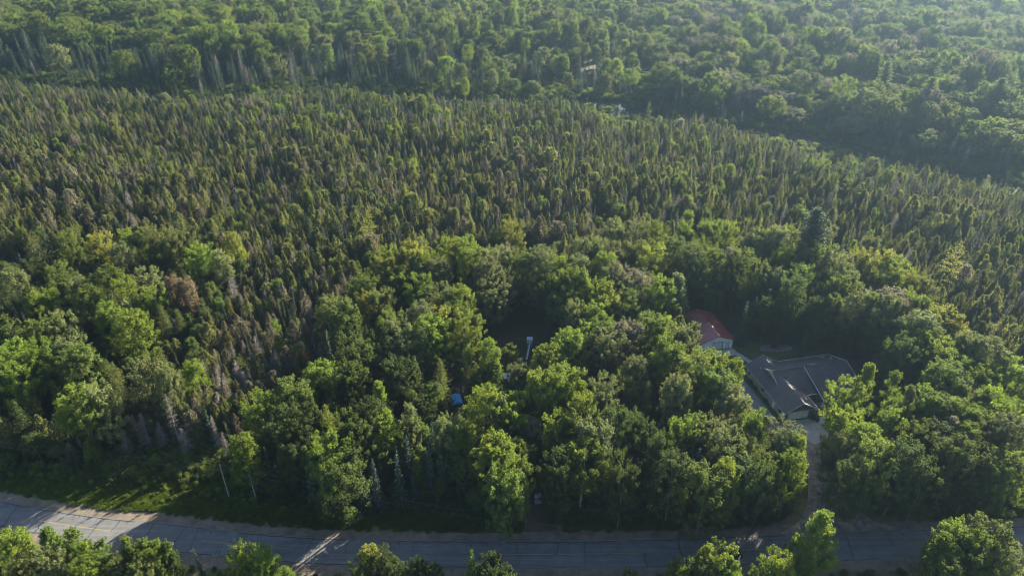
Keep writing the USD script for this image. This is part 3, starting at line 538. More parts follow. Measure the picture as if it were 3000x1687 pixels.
FARLIST = '''
2237,157 p Q 5.5 27;2370,157 p P 5 27;2350,197 p Q 5.6 28;2527,200 p Q 6.8 28;2434,167 p P 5.6 27;1924,147 p P 5 26;1807,123 p P 5.6 26;2560,175 p P 5 27;1840,135 S m 6 24;2120,70 G m 7 24;
1240,176 S a 3 17;1170,196 B a 2.4 15;2130,192 B m 6 22;2210,215 Y m 4.5 16;2000,155 B m 4 20;2090,150 G m 5 23;2250,150 G m 7 24;1060,240 B a 3 15;1095,265 B a 3.4 15;785,265 B m 5 15;830,285 B m 5 14;660,250 S a 3 14;700,262 B a 3.6 14;640,270 B a 3 14;570,240 S a 3 13;
480,240 B a 2.6 13;412,236 S a 3 13;68,268 Y P 2.4 15;290,318 Y m 3 12;175,325 G m 3.4 13;22,355 B a 2.4 11;935,235 B a 3 14;990,228 S P 2 16;1635,255 p P 2 16;1712,298 K a 2.4 13;1608,330 B a 2 11;1646,362 B a 2 12;1690,352 B a 2 11;
1776,342 B m 2.6 12;1800,372 B a 2 11;1840,415 B a 2.4 13;1945,404 B a 2 11;2040,398 B m 3.4 14;2075,400 B m 3.2 14;2080,430 B a 2 11;2150,452 B m 3 12;2145,390 S m 3 13;2200,398 S m 3.4 13;1812,438 B a 2 11;2240,428 B a 2.6 13;2205,525 B a 1.6 11;2337,512 B m 2.2 11;2490,440 S P 2.6 15;
1040,400 B m 2.4 12;1155,350 B a 2 10;1293,390 B m 2.6 11;1088,440 Y a 1.8 11;765,440 B a 1.6 10;805,470 B m 2.2 11;1770,520 B a 1.6 11;980,395 B a 2 10;640,215 B a 3 14;1005,400 B a 1.6 10;860,520 B a 1.6 10;1095,495 B a 1.8 10;600,560 B a 1.6 10
'''
rng = np.random.default_rng(21); rnd = random.Random(4)
HABIT = {'m': ['maple_a', 'maple_b', 'maple_c', 'maple_d', 'maple_e'], 'a': ['aspen_a', 'aspen_b'], 'i': ['spire_a', 'spire_b'], 'r': ['birch_a'], 'C': ['bigcedar_a', 'bigcedar_b'], 'P': ['pine_a', 'pine_b'],
         's': ['spruce_a', 'spruce_b', 'spruce_c'], 'S': ['spruce_c'], 'j': ['spire_c'], 'Q': ['pine_c'], 'd': ['snag_a', 'snag_b'], 'D': ['snag_c', 'snag_a'], 'c': ['cedar_c']}
HEIGHT = {'m': (18.0, 21.0), 'a': (17, 19), 'i': (17, 20), 'r': (19, 20), 'C': (14.5, 17), 'P': (23, 26), 's': (13.5, 15.5), 'S': (13, 14), 'j': (17, 18), 'd': (11, 13), 'D': (10, 12), 'c': (11, 12)}
RAD = {'m': (4.2, 5.6), 'a': (2.6, 3.2), 'i': (3.2, 3.9), 'r': (3.5, 4), 'C': (2.6, 3.4), 'P': (4.6, 5.4), 's': (1.4, 1.9), 'S': (1.9, 2.1), 'j': (6, 7), 'd': (1.2, 1.6), 'D': (1.9, 2.5), 'c': (1.6, 1.9)}
individuals = []                              # dict per tree that is a thing of its own
def listed(text, where):
    for e in text.replace('\n', '').split(';'):
        if not e.strip(): continue
        q = e.split(); x, y = map(float, q[0].split(',')); tone, hb = q[1], q[2]
        r = float(q[3]) if len(q) > 3 else rnd.uniform(*RAD[hb]); h = float(q[4]) if len(q) > 4 else rnd.uniform(*HEIGHT[hb])
        gx, gy = atd(x, y, h * .985)
        individuals.append(dict(x=gx, y=gy, h=h, r=r, tone=tone, hb=hb, shape=rnd.choice(HABIT[hb]), rz=rnd.uniform(0, 360), where=where))
for bx_, by_, tn_, r_, h_ in ((2112, 888, 'S', 3.0, 20), (2150, 880, 'G', 2.8, 19), (2197, 907, 'S', 3.4, 21), (2214, 905, 'K', 3.2, 20), (2268, 900, 'G', 3.2, 20)):
    gx_, gy_ = atd(bx_, by_); individuals.append(dict(x=gx_, y=gy_, h=h_, r=r_, tone=tn_, hb='r', shape='birch_a', rz=rnd.uniform(0, 360), where='wood'))
for bx_, by_, tn_, sh_, r_, h_ in ((1912, 862, 'D', 'maple_d', 3.4, 15), (1955, 864, 'D', 'maple_a', 3.6, 17), (1996, 862, 's', 'spruce_c', 2.3, 15), (2030, 866, 'D', 'maple_d', 3.4, 16), (2066, 868, 'G', 'maple_a', 3.6, 17), (2092, 872, 's', 'spruce_c', 2.2, 14), (1886, 850, 's', 'spruce_c', 2.2, 14)):
    gx_, gy_ = atd(bx_, by_); individuals.append(dict(x=gx_, y=gy_, h=h_, r=r_, tone=tn_, hb='s' if tn_ == 's' else 'm', shape=sh_, rz=rnd.uniform(0, 360), where='wood'))
listed(LISTED, 'wood'); listed(NEAR, 'near'); listed(FARLIST, 'far')

def dpoly(pts): return Polygon(pts)
LEFTWOOD = dpoly([(-400, 590), (60, 585), (330, 580), (520, 615), (600, 600), (640, 640), (560, 720), (520, 760), (480, 850), (400, 900), (300, 960), (330, 1060), (200, 1090), (-400, 1130)])
MAINWOOD = dpoly([(600, 1000), (660, 980), (730, 950), (745, 915), (810, 905), (880, 900), (830, 830), (830, 760), (900, 720), (920, 650), (1050, 600), (1200, 590), (1280, 550), (1400, 605), (1500, 600), (1560, 560), (1640, 580), (1740, 540), (1840, 555), (1860, 600), (1950, 570), (2063, 560), (2120, 590), (2210, 595), (2310, 670), (2340, 720), (2440, 770), (2500, 850), (2600, 860), (3000, 900), (3000, 1400), (600, 1300)])
SWAMP_TOP = [(-500, 170), (0, 196), (120, 208), (250, 214), (450, 240), (560, 240), (760, 222), (1000, 226), (1180, 238), (1450, 246), (1500, 270), (1540, 298), (1640, 292), (1750, 287), (1830, 300), (1860, 322), (2000, 355), (2080, 380), (2200, 398), (2350, 418), (2470, 446), (2576, 472), (3100, 600)]
sx_, sy_ = np.array(SWAMP_TOP).T
P_LEFT, P_MAIN = prep(LEFTWOOD), prep(MAINWOOD)
# ground left open: house, garage, drive, garden, vehicle track, blue tarp, river, road
house_poly = Polygon([hw(-7, -10), hw(9, -10), hw(21, 1), hw(27, 1), hw(27, 22), hw(10, 24), hw(-3, 30), hw(-7, 22)])
barn_poly = Polygon([bw(-1.5, -6), bw(13, -6), bw(20, -12), bw(20, -2), bw(12.5, 16), bw(-1.5, 16)])
OPEN_G = [house_poly, barn_poly, clear_poly, drive_poly.buffer(2.6), Polygon([(2, 99), (2.4, 117), (10, 117), (11, 99)]), river_poly.buffer(1.5), Polygon([(-18, 139), (-10, 139), (-10, 148), (-18, 148)]),
          Polygon(np.vstack([offset_line(far_s, np.full(len(far_s), 3.5)), offset_line(near_s, np.full(len(near_s), -3.5))[::-1]])), Polygon([bw(18, -4), bw(33, -4), bw(33, 6), bw(18, 6)])]
OPEN_P = [prep(p) for p in OPEN_G]
# picture regions where the photograph looks through to something low
SEE = [prep(dpoly(p)) for p in ([(1860, 940), (2110, 880), (2170, 930), (2120, 1030), (2110, 1090), (2080, 1120), (2080, 1290), (2010, 1320), (1985, 1300), (2030, 1110), (1880, 1060)], [(1730, 780), (1860, 790), (1870, 870), (1920, 910), (1790, 890)],
       [(1190, 800), (1300, 750), (1400, 760), (1400, 880), (1350, 900), (1310, 890), (1190, 850)], [(1132, 975), (1172, 975), (1172, 1022), (1132, 1022)], [(1332, 1222), (1372, 1222), (1372, 1280), (1332, 1280)], [(1258, 930), (1296, 930), (1296, 955), (1258, 955)],
       [(1530, 268), (1625, 275), (1630, 294), (1545, 296)], [(1985, 335), (2025, 340), (2025, 358), (1985, 355)], [(1900, 850), (2000, 860), (2000, 895), (1900, 890)])]
def clear_of(x, y, h, r):
    p = Point(x, y)
    if any(o.contains(p) for o in OPEN_P): return False
    for f in (.25, .6, 1.0):
        for s in (-.6, 0, .6):
            u, v, _ = proj(x + s * r, y, h * f)
            q = Point(float(u), float(v))
            if any(o.contains(q) for o in SEE): return False
    return True
def jgrid(x0, x1, y0, y1, s, seed):
    r = np.random.default_rng(seed); xs, ys = np.meshgrid(np.arange(x0, x1, s), np.arange(y0, y1, s * .9))
    xs = xs + (np.arange(len(ys))[:, None] % 2) * s / 2
    return xs.ravel() + r.uniform(-.42, .42, xs.size) * s, ys.ravel() + r.uniform(-.42, .42, xs.size) * s, r
extra = []                                    # (kind, shape, tone, x, y, h, w, rz)
# the swamp: narrow cedars, spruces, snags and a few birches
X, Y, r = jgrid(-430, 470, 112, 480, 2.65, 31)
H = np.clip(r.normal(10.0, 1.9, len(X)) + 6.0 * (meshkit.noise(np.column_stack([X * .03, Y * .03, 0 * X]), 3) - .5), 6, 16)
U, V, W = proj(X, Y, H); q1, q2, q3 = r.random(len(X)), r.random(len(X)), r.random(len(X))
grey = meshkit.fbm(np.column_stack([X * .022, Y * .022, 0 * X]), 3, 8); wet = meshkit.fbm(np.column_stack([X * .03, Y * .03, 0 * X + 5]), 3, 15)
lim = np.interp(U, sx_, sy_) + 26 * (meshkit.fbm(np.column_stack([X * .04, 0 * X, 0 * X]), 3, 71) - .5) + 10 * (r.random(len(X)) - .5)
for i in np.nonzero((U > -90) & (U < 2660) & (V > lim) & (V < 1150))[0]:
    u, v = U[i], V[i]; pt = Point(u, v)
    if P_LEFT.contains(pt) or P_MAIN.contains(pt): continue
    if Y[i] < (126 if -95 < X[i] < -54 else 116.5 + .06 * abs(X[i] + 60)): continue
    if any(o.contains(Point(X[i], Y[i])) for o in OPEN_P[5:8]): continue
    h = H[i]
    if not clear_of(X[i], Y[i], h, 1): continue
    q = q1[i]; near_edge = v - lim[i] < 55
    pg = np.interp(grey[i], [.36, .64], [.05, .30]) * (1 if u < 1500 else .5); pg = .5 if (u < 880 and v > 650) else pg
    bushy = .11 + (.22 if (500 < u < 1350 and v < 340) else 0) + (.09 if u > 1400 and wet[i] > .5 else 0)
    if q < bushy and q3[i] < .62: e = ('broadleaf', rnd.choice(['aspen_a', 'aspen_b', 'birch_a', 'spire_b']), rnd.choice('BBBGGGS'), h * rnd.uniform(.65, 1.1), rnd.uniform(1.0, 2.4))
    elif q < bushy + (.02 if v < 600 else .06): e = ('snag', rnd.choice(['snag_a', 'snag_b', 'snag_c']), 'd', h * rnd.uniform(.8, 1.1), None)
    elif q < bushy + .19 + (.22 if near_edge else 0): e = ('spruce', rnd.choice(['spruce_a', 'spruce_b', 'spruce_b']), 's', h * rnd.uniform(.95, 1.3), None)
    elif q < bushy + .27 + (.22 if near_edge else 0): e = ('larch', 'larch_a', rnd.choice('cg'), h, None)
    else: e = ('cedar', rnd.choice(['cedar_a', 'cedar_b', 'cedar_c', 'cedar_d', 'cedar_a', 'cedar_c', 'cedar_e', 'cedar_b', 'cedar_d', 'cedar_f']), 'g' if q2[i] < pg else 'c', h, None if rnd.random() < .6 else h / 12 * 1.35 * rnd.uniform(.75, 1.25))
    extra.append((e[0], e[1], e[2], X[i], Y[i], e[3], e[4], rnd.uniform(0, 360)))
# lines along which the low sun reaches the drive, the roofs and the road under the crowns
SHAFTS = [(65, 101), (67, 106), (69.5, 113), (71, 119), (*hw(16, 16),), (*bw(8, 7),)]
def in_shaft(x, y, h):
    sx, sy = math.sin(SUN_AZ), math.cos(SUN_AZ)
    for a, b in SHAFTS:
        t = (x - a) * sx + (y - b) * sy
        if 0 < t < 45 and abs((x - a) * sy - (y - b) * sx) < 2.4 and h > t * math.tan(SUN_EL): return True
    return False
# filling in under and between the listed trees of the two near woods
taken = np.array([(t['x'], t['y'], t['r'], t['h']) for t in individuals])
X, Y, r = jgrid(-190, 200, 104, 260, 3.3, 33)
for x, y in zip(X, Y):
    h = r.uniform(5, 13); u, v, w = (float(k) for k in proj(x, y, h))
    if not (-120 < u < 2700): continue
    ub, vb, _ = proj(x, y, 17.5); pt = Point(float(ub), float(vb))
    inleft, inmain = P_LEFT.contains(pt), P_MAIN.contains(pt)
    if not (inleft or inmain): continue
    edge = 117 if x < -55 else (111 if x < -12 else 107.5)
    if y < edge or (-98 < x < -56 and y < 129): continue
    if y < edge + 4: h = r.uniform(3, 7)
    d = np.hypot(taken[:, 0] - x, taken[:, 1] - y)
    if (d < .45 * taken[:, 2]).any(): continue
    if not clear_of(x, y, h, 2) or in_shaft(x, y, h): continue
    q = r.random()
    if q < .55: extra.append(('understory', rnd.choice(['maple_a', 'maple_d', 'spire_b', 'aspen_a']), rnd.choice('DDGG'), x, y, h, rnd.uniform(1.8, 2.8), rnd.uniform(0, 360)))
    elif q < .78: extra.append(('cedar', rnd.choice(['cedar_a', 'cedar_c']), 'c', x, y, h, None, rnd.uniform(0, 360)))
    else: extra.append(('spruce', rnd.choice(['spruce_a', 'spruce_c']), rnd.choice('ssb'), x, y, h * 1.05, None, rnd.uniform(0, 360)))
# the dark edge of the woods along the road
for x in np.arange(-57, 128, 2.4):
    if 1 < x < 11.5 or 51 < x < 87: continue
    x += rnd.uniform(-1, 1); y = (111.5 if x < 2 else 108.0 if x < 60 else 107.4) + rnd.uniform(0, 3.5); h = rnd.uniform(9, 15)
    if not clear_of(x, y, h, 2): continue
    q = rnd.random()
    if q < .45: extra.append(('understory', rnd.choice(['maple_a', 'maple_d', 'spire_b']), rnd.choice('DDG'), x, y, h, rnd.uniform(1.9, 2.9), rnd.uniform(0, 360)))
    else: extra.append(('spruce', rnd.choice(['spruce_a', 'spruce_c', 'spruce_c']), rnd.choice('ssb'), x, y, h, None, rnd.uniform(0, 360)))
# the near side of the road, mostly below the frame
X, Y, r = jgrid(-150, 150, 74, 99, 3.2, 35)
for x, y in zip(X, Y):
    lim_y = np.interp(x, near_s[:, 0], near_s[:, 1]) - 4.5
    if y > lim_y - 3: continue
    h = r.uniform(2.5, 5.5); u, v, w = (float(k) for k in proj(x, y, h))
    if v < 1449 - 60 and not (u < 420 and v > 1400): continue
    extra.append(('understory', rnd.choice(['maple_a', 'spire_b', 'aspen_a']), rnd.choice('DDGB'), x, y, h, rnd.uniform(1.4, 2.4), rnd.uniform(0, 360)))
# the far forest beyond the river
X, Y, r = jgrid(-860, 860, 255, 990, 10.8, 37)
rl = np.array(smooth_line(river_pts, 10)); beyond = Y - np.interp(X, rl[:, 0], rl[:, 1], left=480, right=180)
mix = meshkit.fbm(np.column_stack([X * .012, Y * .012, 0 * X]), 3, 5); q1, q2 = r.random(len(X)), r.random(len(X))
hn = meshkit.fbm(np.column_stack([X * .02, Y * .02, 0 * X]), 3, 9)
ft = np.array([(t['x'], t['y'], t['r']) for t in individuals if t['where'] == 'far'])
for i in range(len(X)):
    x, y, b = X[i], Y[i], beyond[i]
    if b < 9: continue
    u, v, w = (float(k) for k in proj(x, y, 20))
    if not (-140 < u < 2720 and v > -130): continue
    if (np.hypot(ft[:, 0] - x, ft[:, 1] - y) < 3.2).any(): continue
    if v > np.interp(u, sx_, sy_) - 4 and b < 60 and u > 1450 and b < 14: continue
    edge = b < (60 if u < 900 else 46 if u < 1500 else 34)
    conif = (.97 if u < 1000 else .70) if edge else (.44 if 700 < u < 1650 else .16 if u < 700 else .10)
    h = 20.5 + 13 * (hn[i] - .5) * 2 + r.normal(0, 2.8)
    if 1150 < u < 1640 and b < 90: h *= .72
    if b < 26: h *= .42 + .02 * b
    if not clear_of(x, y, h, 2): continue
    if q1[i] < conif:
        if q2[i] < .72: extra.append(('spruce', rnd.choice(['spruce_a', 'spruce_b', 'spruce_c']), 's', x, y, h * rnd.uniform(.7, 1.0), None, rnd.uniform(0, 360)))
        elif q2[i] < .80: extra.append(('snag', 'snag_a', 'd', x, y, h * .75, None, rnd.uniform(0, 360)))
        else: extra.append(('cedar', 'bigcedar_b', 'c', x, y, h * .75, None, rnd.uniform(0, 360)))
        for _ in range(3 if q2[i] > .25 else 2): extra.append(('spruce', rnd.choice(['spruce_a', 'spruce_b', 'spruce_c']), 's', x + rnd.uniform(-4, 4), y + rnd.uniform(-4, 4), h * rnd.uniform(.45, .85), None, rnd.uniform(0, 360)))
        if 0: extra.append(('spruce', rnd.choice(['spruce_a', 'spruce_b']), 's', x + r.uniform(1.5, 3.5), y + r.uniform(-2.5, 2.5), h * rnd.uniform(.55, .85), None, rnd.uniform(0, 360)))
    else:
        tn = rnd.choice('GGGGBBSO' if u < 1650 else 'GGGGBSSK' if u < 2500 else 'GGBSG')
        sh = rnd.choice(['dome_a', 'dome_b', 'dome_c', 'dome_a', 'dome_b', 'maple_b'] if not 700 < u < 1650 else ['aspen_a', 'maple_d', 'aspen_a', 'dome_c', 'birch_a'])
        extra.append(('broadleaf', sh, tn, x, y, h, rnd.uniform(5.6, 8.6) if sh[0] in 'md' else rnd.uniform(3.2, 4.8), rnd.uniform(0, 360)))
# low scrub along the river and the dark face beyond it
X, Y, r = jgrid(-420, 330, 240, 580, 2.6, 39)
beyond = Y - np.interp(X, rl[:, 0], rl[:, 1], left=480, right=180)
scrub = []
for x, y, b in zip(X, Y, beyond):
    if -42 > b or b > 75 or (b > 34 and rnd.random() < .5): continue
    if b < -3:
        u, v, w = (float(k) for k in proj(x, y, 11))
        if v > np.interp(u, sx_, sy_) - 1: continue
    if OPEN_P[5].contains(Point(x, y)): continue
    u, v, w = (float(k) for k in proj(x, y, 2))
    if not (-60 < u < 2640): continue
    if any(o.contains(Point(u, v)) for o in SEE): continue
    scrub.append((rnd.choice(['bush_a', 'bush_b', 'bush_c']), rnd.choice('DGG'), x, y, r.uniform(1.4, 3.8) * (1 if abs(b) > 7 else .5), None, rnd.uniform(0, 360)))

# brush and saplings on the wet ground behind the verge
X, Y, r = jgrid(-104, -50, 116, 131, 1.25, 41)
brush = [(rnd.choice(['bush_a', 'bush_b', 'bush_c']), rnd.choice('GGOODB'), x, y, r.uniform(.7, 2.2), None, rnd.uniform(0, 360)) for x, y in zip(X, Y)]
# ---- which of the scattered trees stand as things of their own: per kind the 300 that show largest
TONEW = {'B': 'yellow-green', 'G': 'mid-green', 'D': 'dark-green', 'S': 'silvery-green', 'Y': 'golden-green', 'O': 'olive-green', 'R': 'rust-brown', 'N': 'orange-topped', 'K': 'pinkish-grey', 'p': 'grey-green', 'c': 'olive', 'g': 'greyish', 's': 'dark', 'b': 'blue-green', 'd': 'grey'}
KINDN = {'broadleaf': 'broadleaf_tree', 'cedar': 'cedar_tree', 'spruce': 'spruce_tree', 'pine': 'pine_tree', 'snag': 'dead_tree', 'larch': 'larch_tree'}
KINDW = {'broadleaf': 'leafy tree', 'cedar': 'cedar', 'spruce': 'spruce', 'pine': 'pine', 'snag': 'dead tree', 'larch': 'thin larch'}
KINDC = {'broadleaf': 'tree', 'cedar': 'cedar tree', 'spruce': 'spruce tree', 'pine': 'pine tree', 'snag': 'dead tree', 'larch': 'larch tree'}
HK = {'m': 'broadleaf', 'a': 'broadleaf', 'i': 'broadleaf', 'j': 'broadleaf', 'r': 'broadleaf', 'C': 'cedar', 'c': 'cedar', 'P': 'pine', 'Q': 'pine', 's': 'spruce', 'S': 'spruce', 'd': 'snag', 'D': 'snag'}
for t in individuals: t['kind'] = HK[t['hb']]
rest = {}
for kind in ('broadleaf', 'cedar', 'spruce', 'snag', 'larch', 'understory'):
    own = [e for e in extra if e[0] == kind]
    if kind in ('larch', 'understory'): rest[kind] = own; continue
    lim_n = 300 - sum(t['kind'] == kind for t in individuals)
    def shown(e):
        u, v, w = proj(e[3], e[4], e[5]); return e[5] / w if (5 < u < 2571 and 2 < v < 1440) else 0
    own.sort(key=shown, reverse=True)
    for e in own[:max(0, lim_n)]:
        s = SHAPES[e[1]]
        individuals.append(dict(x=e[3], y=e[4], h=e[5], r=e[6] or e[5] / s[2] * s[3], tone=e[2], hb='', shape=e[1], rz=e[7], where='auto', kind=kind))
    rest[kind] = own[max(0, lim_n):]

ZONES = [(60, 600, "at the left end of the left-hand wood's rim"), (250, 600, "on the far rim of the left-hand wood"), (430, 600, "right on the left-hand wood's far rim"), (560, 610, "at the far right tip of the left-hand wood"),
 (60, 720, "in the upper left of the left-hand wood"), (240, 720, "in the heart of the left-hand wood"), (400, 740, "around the rusty crowns in the left-hand wood"), (100, 830, "in the lower left of the left-hand wood"), (300, 840, "in the lower middle of the left-hand wood"),
 (60, 930, "in the dark foot of the left-hand wood"), (200, 980, "around the bright birch above the grass verge"), (330, 960, "right of the bright birch above the grass verge"), (450, 960, "in the conifer strip between the two near woods"), (430, 1080, "above the sunlit patch of grass verge"), (560, 1050, "above the utility pole"),
 (640, 1030, "at the left tip of the roadside wood"), (740, 960, "just right of the small orange tree"), (830, 920, "behind the left end of the roadside wood"), (820, 1040, "in the left end of the roadside wood"), (940, 970, "behind the tall bright column tree by the road"), (970, 1080, "around the tall bright column tree by the road"), (1070, 1100, "among the blue-green spruces by the road"),
 (900, 720, "at the roadside wood's far left corner"), (980, 640, "on the far rim left of the garden clearing"), (1120, 620, "on the far rim straight behind the blue tarp"), (1070, 720, "up the slope left of the garden clearing"), (1000, 800, "left of the garden clearing, lower down"), (1120, 790, "at the left rim of the garden clearing"), (1080, 880, "above and left of the blue tarp"), (1210, 900, "above and right of the blue tarp"), (1160, 1050, "below the blue tarp"), (1260, 1020, "right of the blue tarp"), (1270, 1130, "left of the parked vehicle on the track"), (1380, 1140, "right of the parked vehicle on the track"),
 (1270, 600, "on the far rim behind the garden clearing"), (1250, 690, "at the back of the garden clearing"), (1380, 640, "on the far rim right of the garden clearing"), (1420, 720, "right behind the garden clearing's slide"), (1500, 610, "on the far rim of the middle wood"), (1600, 580, "on the rim left of the tallest middle tree"), (1720, 560, "around the tallest tree of the middle wood's rim"), (1830, 580, "on the rim right of the tallest middle tree"), (1530, 690, "in the middle wood's upper slope"), (1640, 640, "in the middle wood's upper right slope"), (1720, 680, "behind the red-roofed garage"), (1560, 760, "in the middle of the middle wood"), (1660, 780, "left of the red-roofed garage"),
 (1400, 880, "right of the garden's raised box"), (1500, 850, "in front of the middle wood's pinkish tree"), (1600, 900, "halfway between garden and grey-roofed house"), (1740, 850, "in front of the red-roofed garage"), (1820, 930, "left of the grey-roofed house"), (1420, 960, "in the roadside wood below the garden's raised box"), (1520, 1000, "in the middle of the roadside wood"), (1640, 1000, "in the roadside wood left of the house drive"), (1740, 1050, "left of the concrete apron"), (1480, 1090, "around the white-stemmed birch by the road"), (1580, 1130, "right of the white-stemmed birch by the road"), (1700, 1130, "by the road left of the driveway mouth"), (1840, 1120, "by the thin dead spire left of the driveway"), (1960, 1100, "on the left bank of the driveway"),
 (1900, 680, "behind the garage's right side"), (1950, 600, "on the rim left of the big dark pine"), (2070, 590, "around the big dark pine"), (2020, 720, "behind the house yard"), (2130, 700, "right behind the grey-roofed house"), (2190, 610, "on the rim right of the big dark pine"), (2260, 670, "on the right-hand rim above the pale bare stems"), (2250, 760, "above the pale bare stems behind the house"), (2340, 700, "at the far right rim beside the golden pine"), (2360, 790, "right of the pale bare stems"), (2350, 870, "right of the grey-roofed house"), (2460, 870, "at the right edge, level with the house roof"),
 (2150, 990, "in the clump right of the concrete apron"), (2240, 980, "atop the clump right of the driveway"), (2330, 1020, "at the right of the clump beside the driveway"), (2130, 1110, "on the right bank of the driveway"), (2270, 1110, "low in the clump right of the driveway"), (2430, 980, "in the right-hand roadside wood, upper part"), (2530, 940, "at the right edge, well above the road"), (2440, 1090, "in the right-hand roadside wood, lower part"), (2540, 1090, "at the right edge, just above the road"),
 (60, 1360, "across the road in the bottom left corner"), (200, 1370, "across the road below the sunlit asphalt"), (380, 1380, "across the road right of the sunlit asphalt"), (610, 1390, "across the road from the utility pole"), (950, 1400, "across the road from the blue-green spruces"), (1200, 1410, "across the road at mid photo"), (1720, 1420, "across the road left of the black car"), (1830, 1400, "on the near side by the black car"), (1960, 1410, "on the near side right of the black car"), (2070, 1330, "on the near side opposite the driveway mouth"), (2470, 1360, "across the road in the bottom right corner"),
 (80, 300, "in the far left corner of the cedar swamp"), (320, 320, "in the upper left of the cedar swamp"), (600, 270, "along the swamp's far rim, left of centre"), (800, 300, "around the bushy patch of the swamp's far rim"), (1060, 290, "around the bright birches of the swamp's far rim"), (1290, 300, "along the swamp's far rim at mid photo"), (1560, 330, "just in front of the pond"), (1750, 370, "in the swamp right of the pond"), (1950, 430, "in the swamp's right part near the river"), (2130, 440, "around the bright birch group in the right swamp"), (2300, 470, "in the right swamp below the river bend"), (2500, 480, "in the far right corner of the swamp"),
 (80, 470, "in the left of the swamp at half depth"), (300, 480, "in the swamp above the left-hand wood"), (560, 470, "in the swamp left of the golden pine"), (800, 430, "in the swamp beyond the golden pine"), (920, 560, "by the golden pine in mid swamp"), (1100, 480, "in mid swamp right of the golden pine"), (1350, 470, "in the middle of the swamp"), (1600, 480, "in the swamp behind the middle wood"), (1850, 500, "in the swamp behind the tallest middle tree"), (2050, 510, "in the swamp behind the big dark pine"), (2250, 560, "in the swamp behind the right-hand rim"), (2480, 620, "in the swamp right of the golden right-hand pine"), (2540, 760, "in the swamp's near right corner"),
 (680, 640, "in the grey strip right of the left-hand wood"), (780, 700, "in the grey strip by the roadside wood's corner"), (640, 760, "in the conifer strip beside the rusty crowns"), (760, 820, "in the conifer strip above the orange tree"), (620, 880, "in the conifer strip left of the orange tree"), (560, 960, "in the low end of the conifer strip"),
 (1170, 190, "in front of the far forest above mid photo"), (1240, 170, "before the far forest at mid photo"), (1830, 130, "in the far forest behind the pond"), (1930, 150, "in the far forest right of the pond"), (2120, 80, "deep in the far forest, right of centre"), (2120, 190, "at the far forest's edge beyond the river"), (2240, 160, "in the far forest above the river bend"), (2360, 180, "in the far forest above the right swamp"), (2450, 170, "in the far forest near the right edge"), (2540, 190, "in the far forest at the photo's right edge"),
 (150, 130, "in the far forest's dark face, far left"), (500, 150, "in the dark face of the far forest, left"), (850, 150, "in the far forest's dark face, left of centre"), (1450, 200, "in the far forest's face left of the pond"), (1700, 200, "in the far forest's face right behind the pond"), (1950, 250, "in the dark far bank right of the pond"), (2250, 300, "in the dark far bank above the right swamp"), (2500, 330, "in the dark far bank at the right edge")]
zx, zy = np.array([z[0] for z in ZONES]), np.array([z[1] for z in ZONES])
def sizeword(t):
    if t['kind'] == 'broadleaf':
        if t['hb'] == 'r': return 'white-stemmed'
        if t['hb'] == 'i' or t['shape'].startswith('spire'): return 'cone-shaped'
        if t['shape'].startswith('aspen'): return 'slender'
        return 'broad' if t['r'] > 4.7 else 'small' if t['h'] < 11.5 else 'rounded'
    if t['kind'] == 'cedar': return 'big shaggy' if t['shape'].startswith('big') else 'narrow'
    if t['kind'] == 'pine': return 'open-branched'
    if t['kind'] == 'snag': return 'wide' if t['shape'] == 'snag_c' else 'thin'
    return 'tall' if t['h'] > 12.5 else 'small'
ORD = ['', 'second', 'third', 'fourth', 'fifth', 'sixth', 'seventh', 'eighth', 'ninth', 'tenth', 'eleventh', 'twelfth', 'thirteenth', 'fourteenth', 'fifteenth', 'sixteenth', 'seventeenth', 'eighteenth', 'nineteenth', 'twentieth']
groups = {}
for t in individuals:
    u, v, w = (float(k) for k in proj(t['x'], t['y'], t['h'] * .97)); t['u'], t['v'], t['w'] = u, v, w
    z = int(np.argmin((zx - u) ** 2 + ((zy - v) * 1.25) ** 2)); t['zone'] = z
    t['base'] = f"{sizeword(t)} {TONEW[t['tone']]} {KINDW[t['kind']]}"
    groups.setdefault((t['base'], z), []).append(t)
for (base, z), ts in groups.items():
    ph = ZONES[z][2]; ts.sort(key=lambda t: t['u']); n = len(ts)
    for i, t in enumerate(ts):
        if n == 1: t['label'] = f'{base} {ph}'
        elif n == 2: t['label'] = f"{'left' if i == 0 else 'right'} of two: {base} {ph}"
        elif n <= 20: t['label'] = (f'leftmost {base} {ph}' if i == 0 else f'rightmost {base} {ph}' if i == n - 1 else f'{ORD[i]} {base} from left {ph}')
        else: t['label'] = f'{base} {ph}'; t['shared'] = True
GROUPN = {'broadleaf': 'leafy trees', 'cedar': 'cedars', 'spruce': 'pointed spruces', 'pine': 'pines', 'snag': 'dead grey trees', 'larch': 'larches'}
for t in individuals:
    zone = 'near side of the road' if t['where'] == 'near' else 'near woods' if t['where'] == 'wood' else 'swamp and beyond'
    grp = f"{GROUPN[t['kind']]}: {t['base']} {ZONES[t['zone']][2]}" if t.get('shared') else f"{GROUPN[t['kind']]} of the {'swamp and far forest' if t['where'] in ('auto', 'far') else zone}"
    plant(KINDN[t['kind']], t['label'], KINDC[t['kind']], t['shape'], t['tone'], t['x'], t['y'], t['h'], t['r'], t['rz'], grp)
strip_ = lambda es: [e[1:] for e in es]
forest('broadleaf_forest', strip_(rest['broadleaf']), 'far leafy forest filling the top of the photo beyond the river', 'forest')
forest('cedar_swamp', strip_(rest['cedar']), 'dense olive cedar swamp between the near woods and the river', 'forest')
forest('spruce_forest', strip_(rest['spruce']), 'dark pointed spruces scattered through swamp and far forest edge', 'forest')
forest('larch_stand', strip_(rest['larch']), 'thin feathery larches scattered through the cedar swamp', 'forest')
if rest['snag']: forest('dead_trees', strip_(rest['snag']), 'bare grey dead trees scattered far back in the swamp', 'forest')
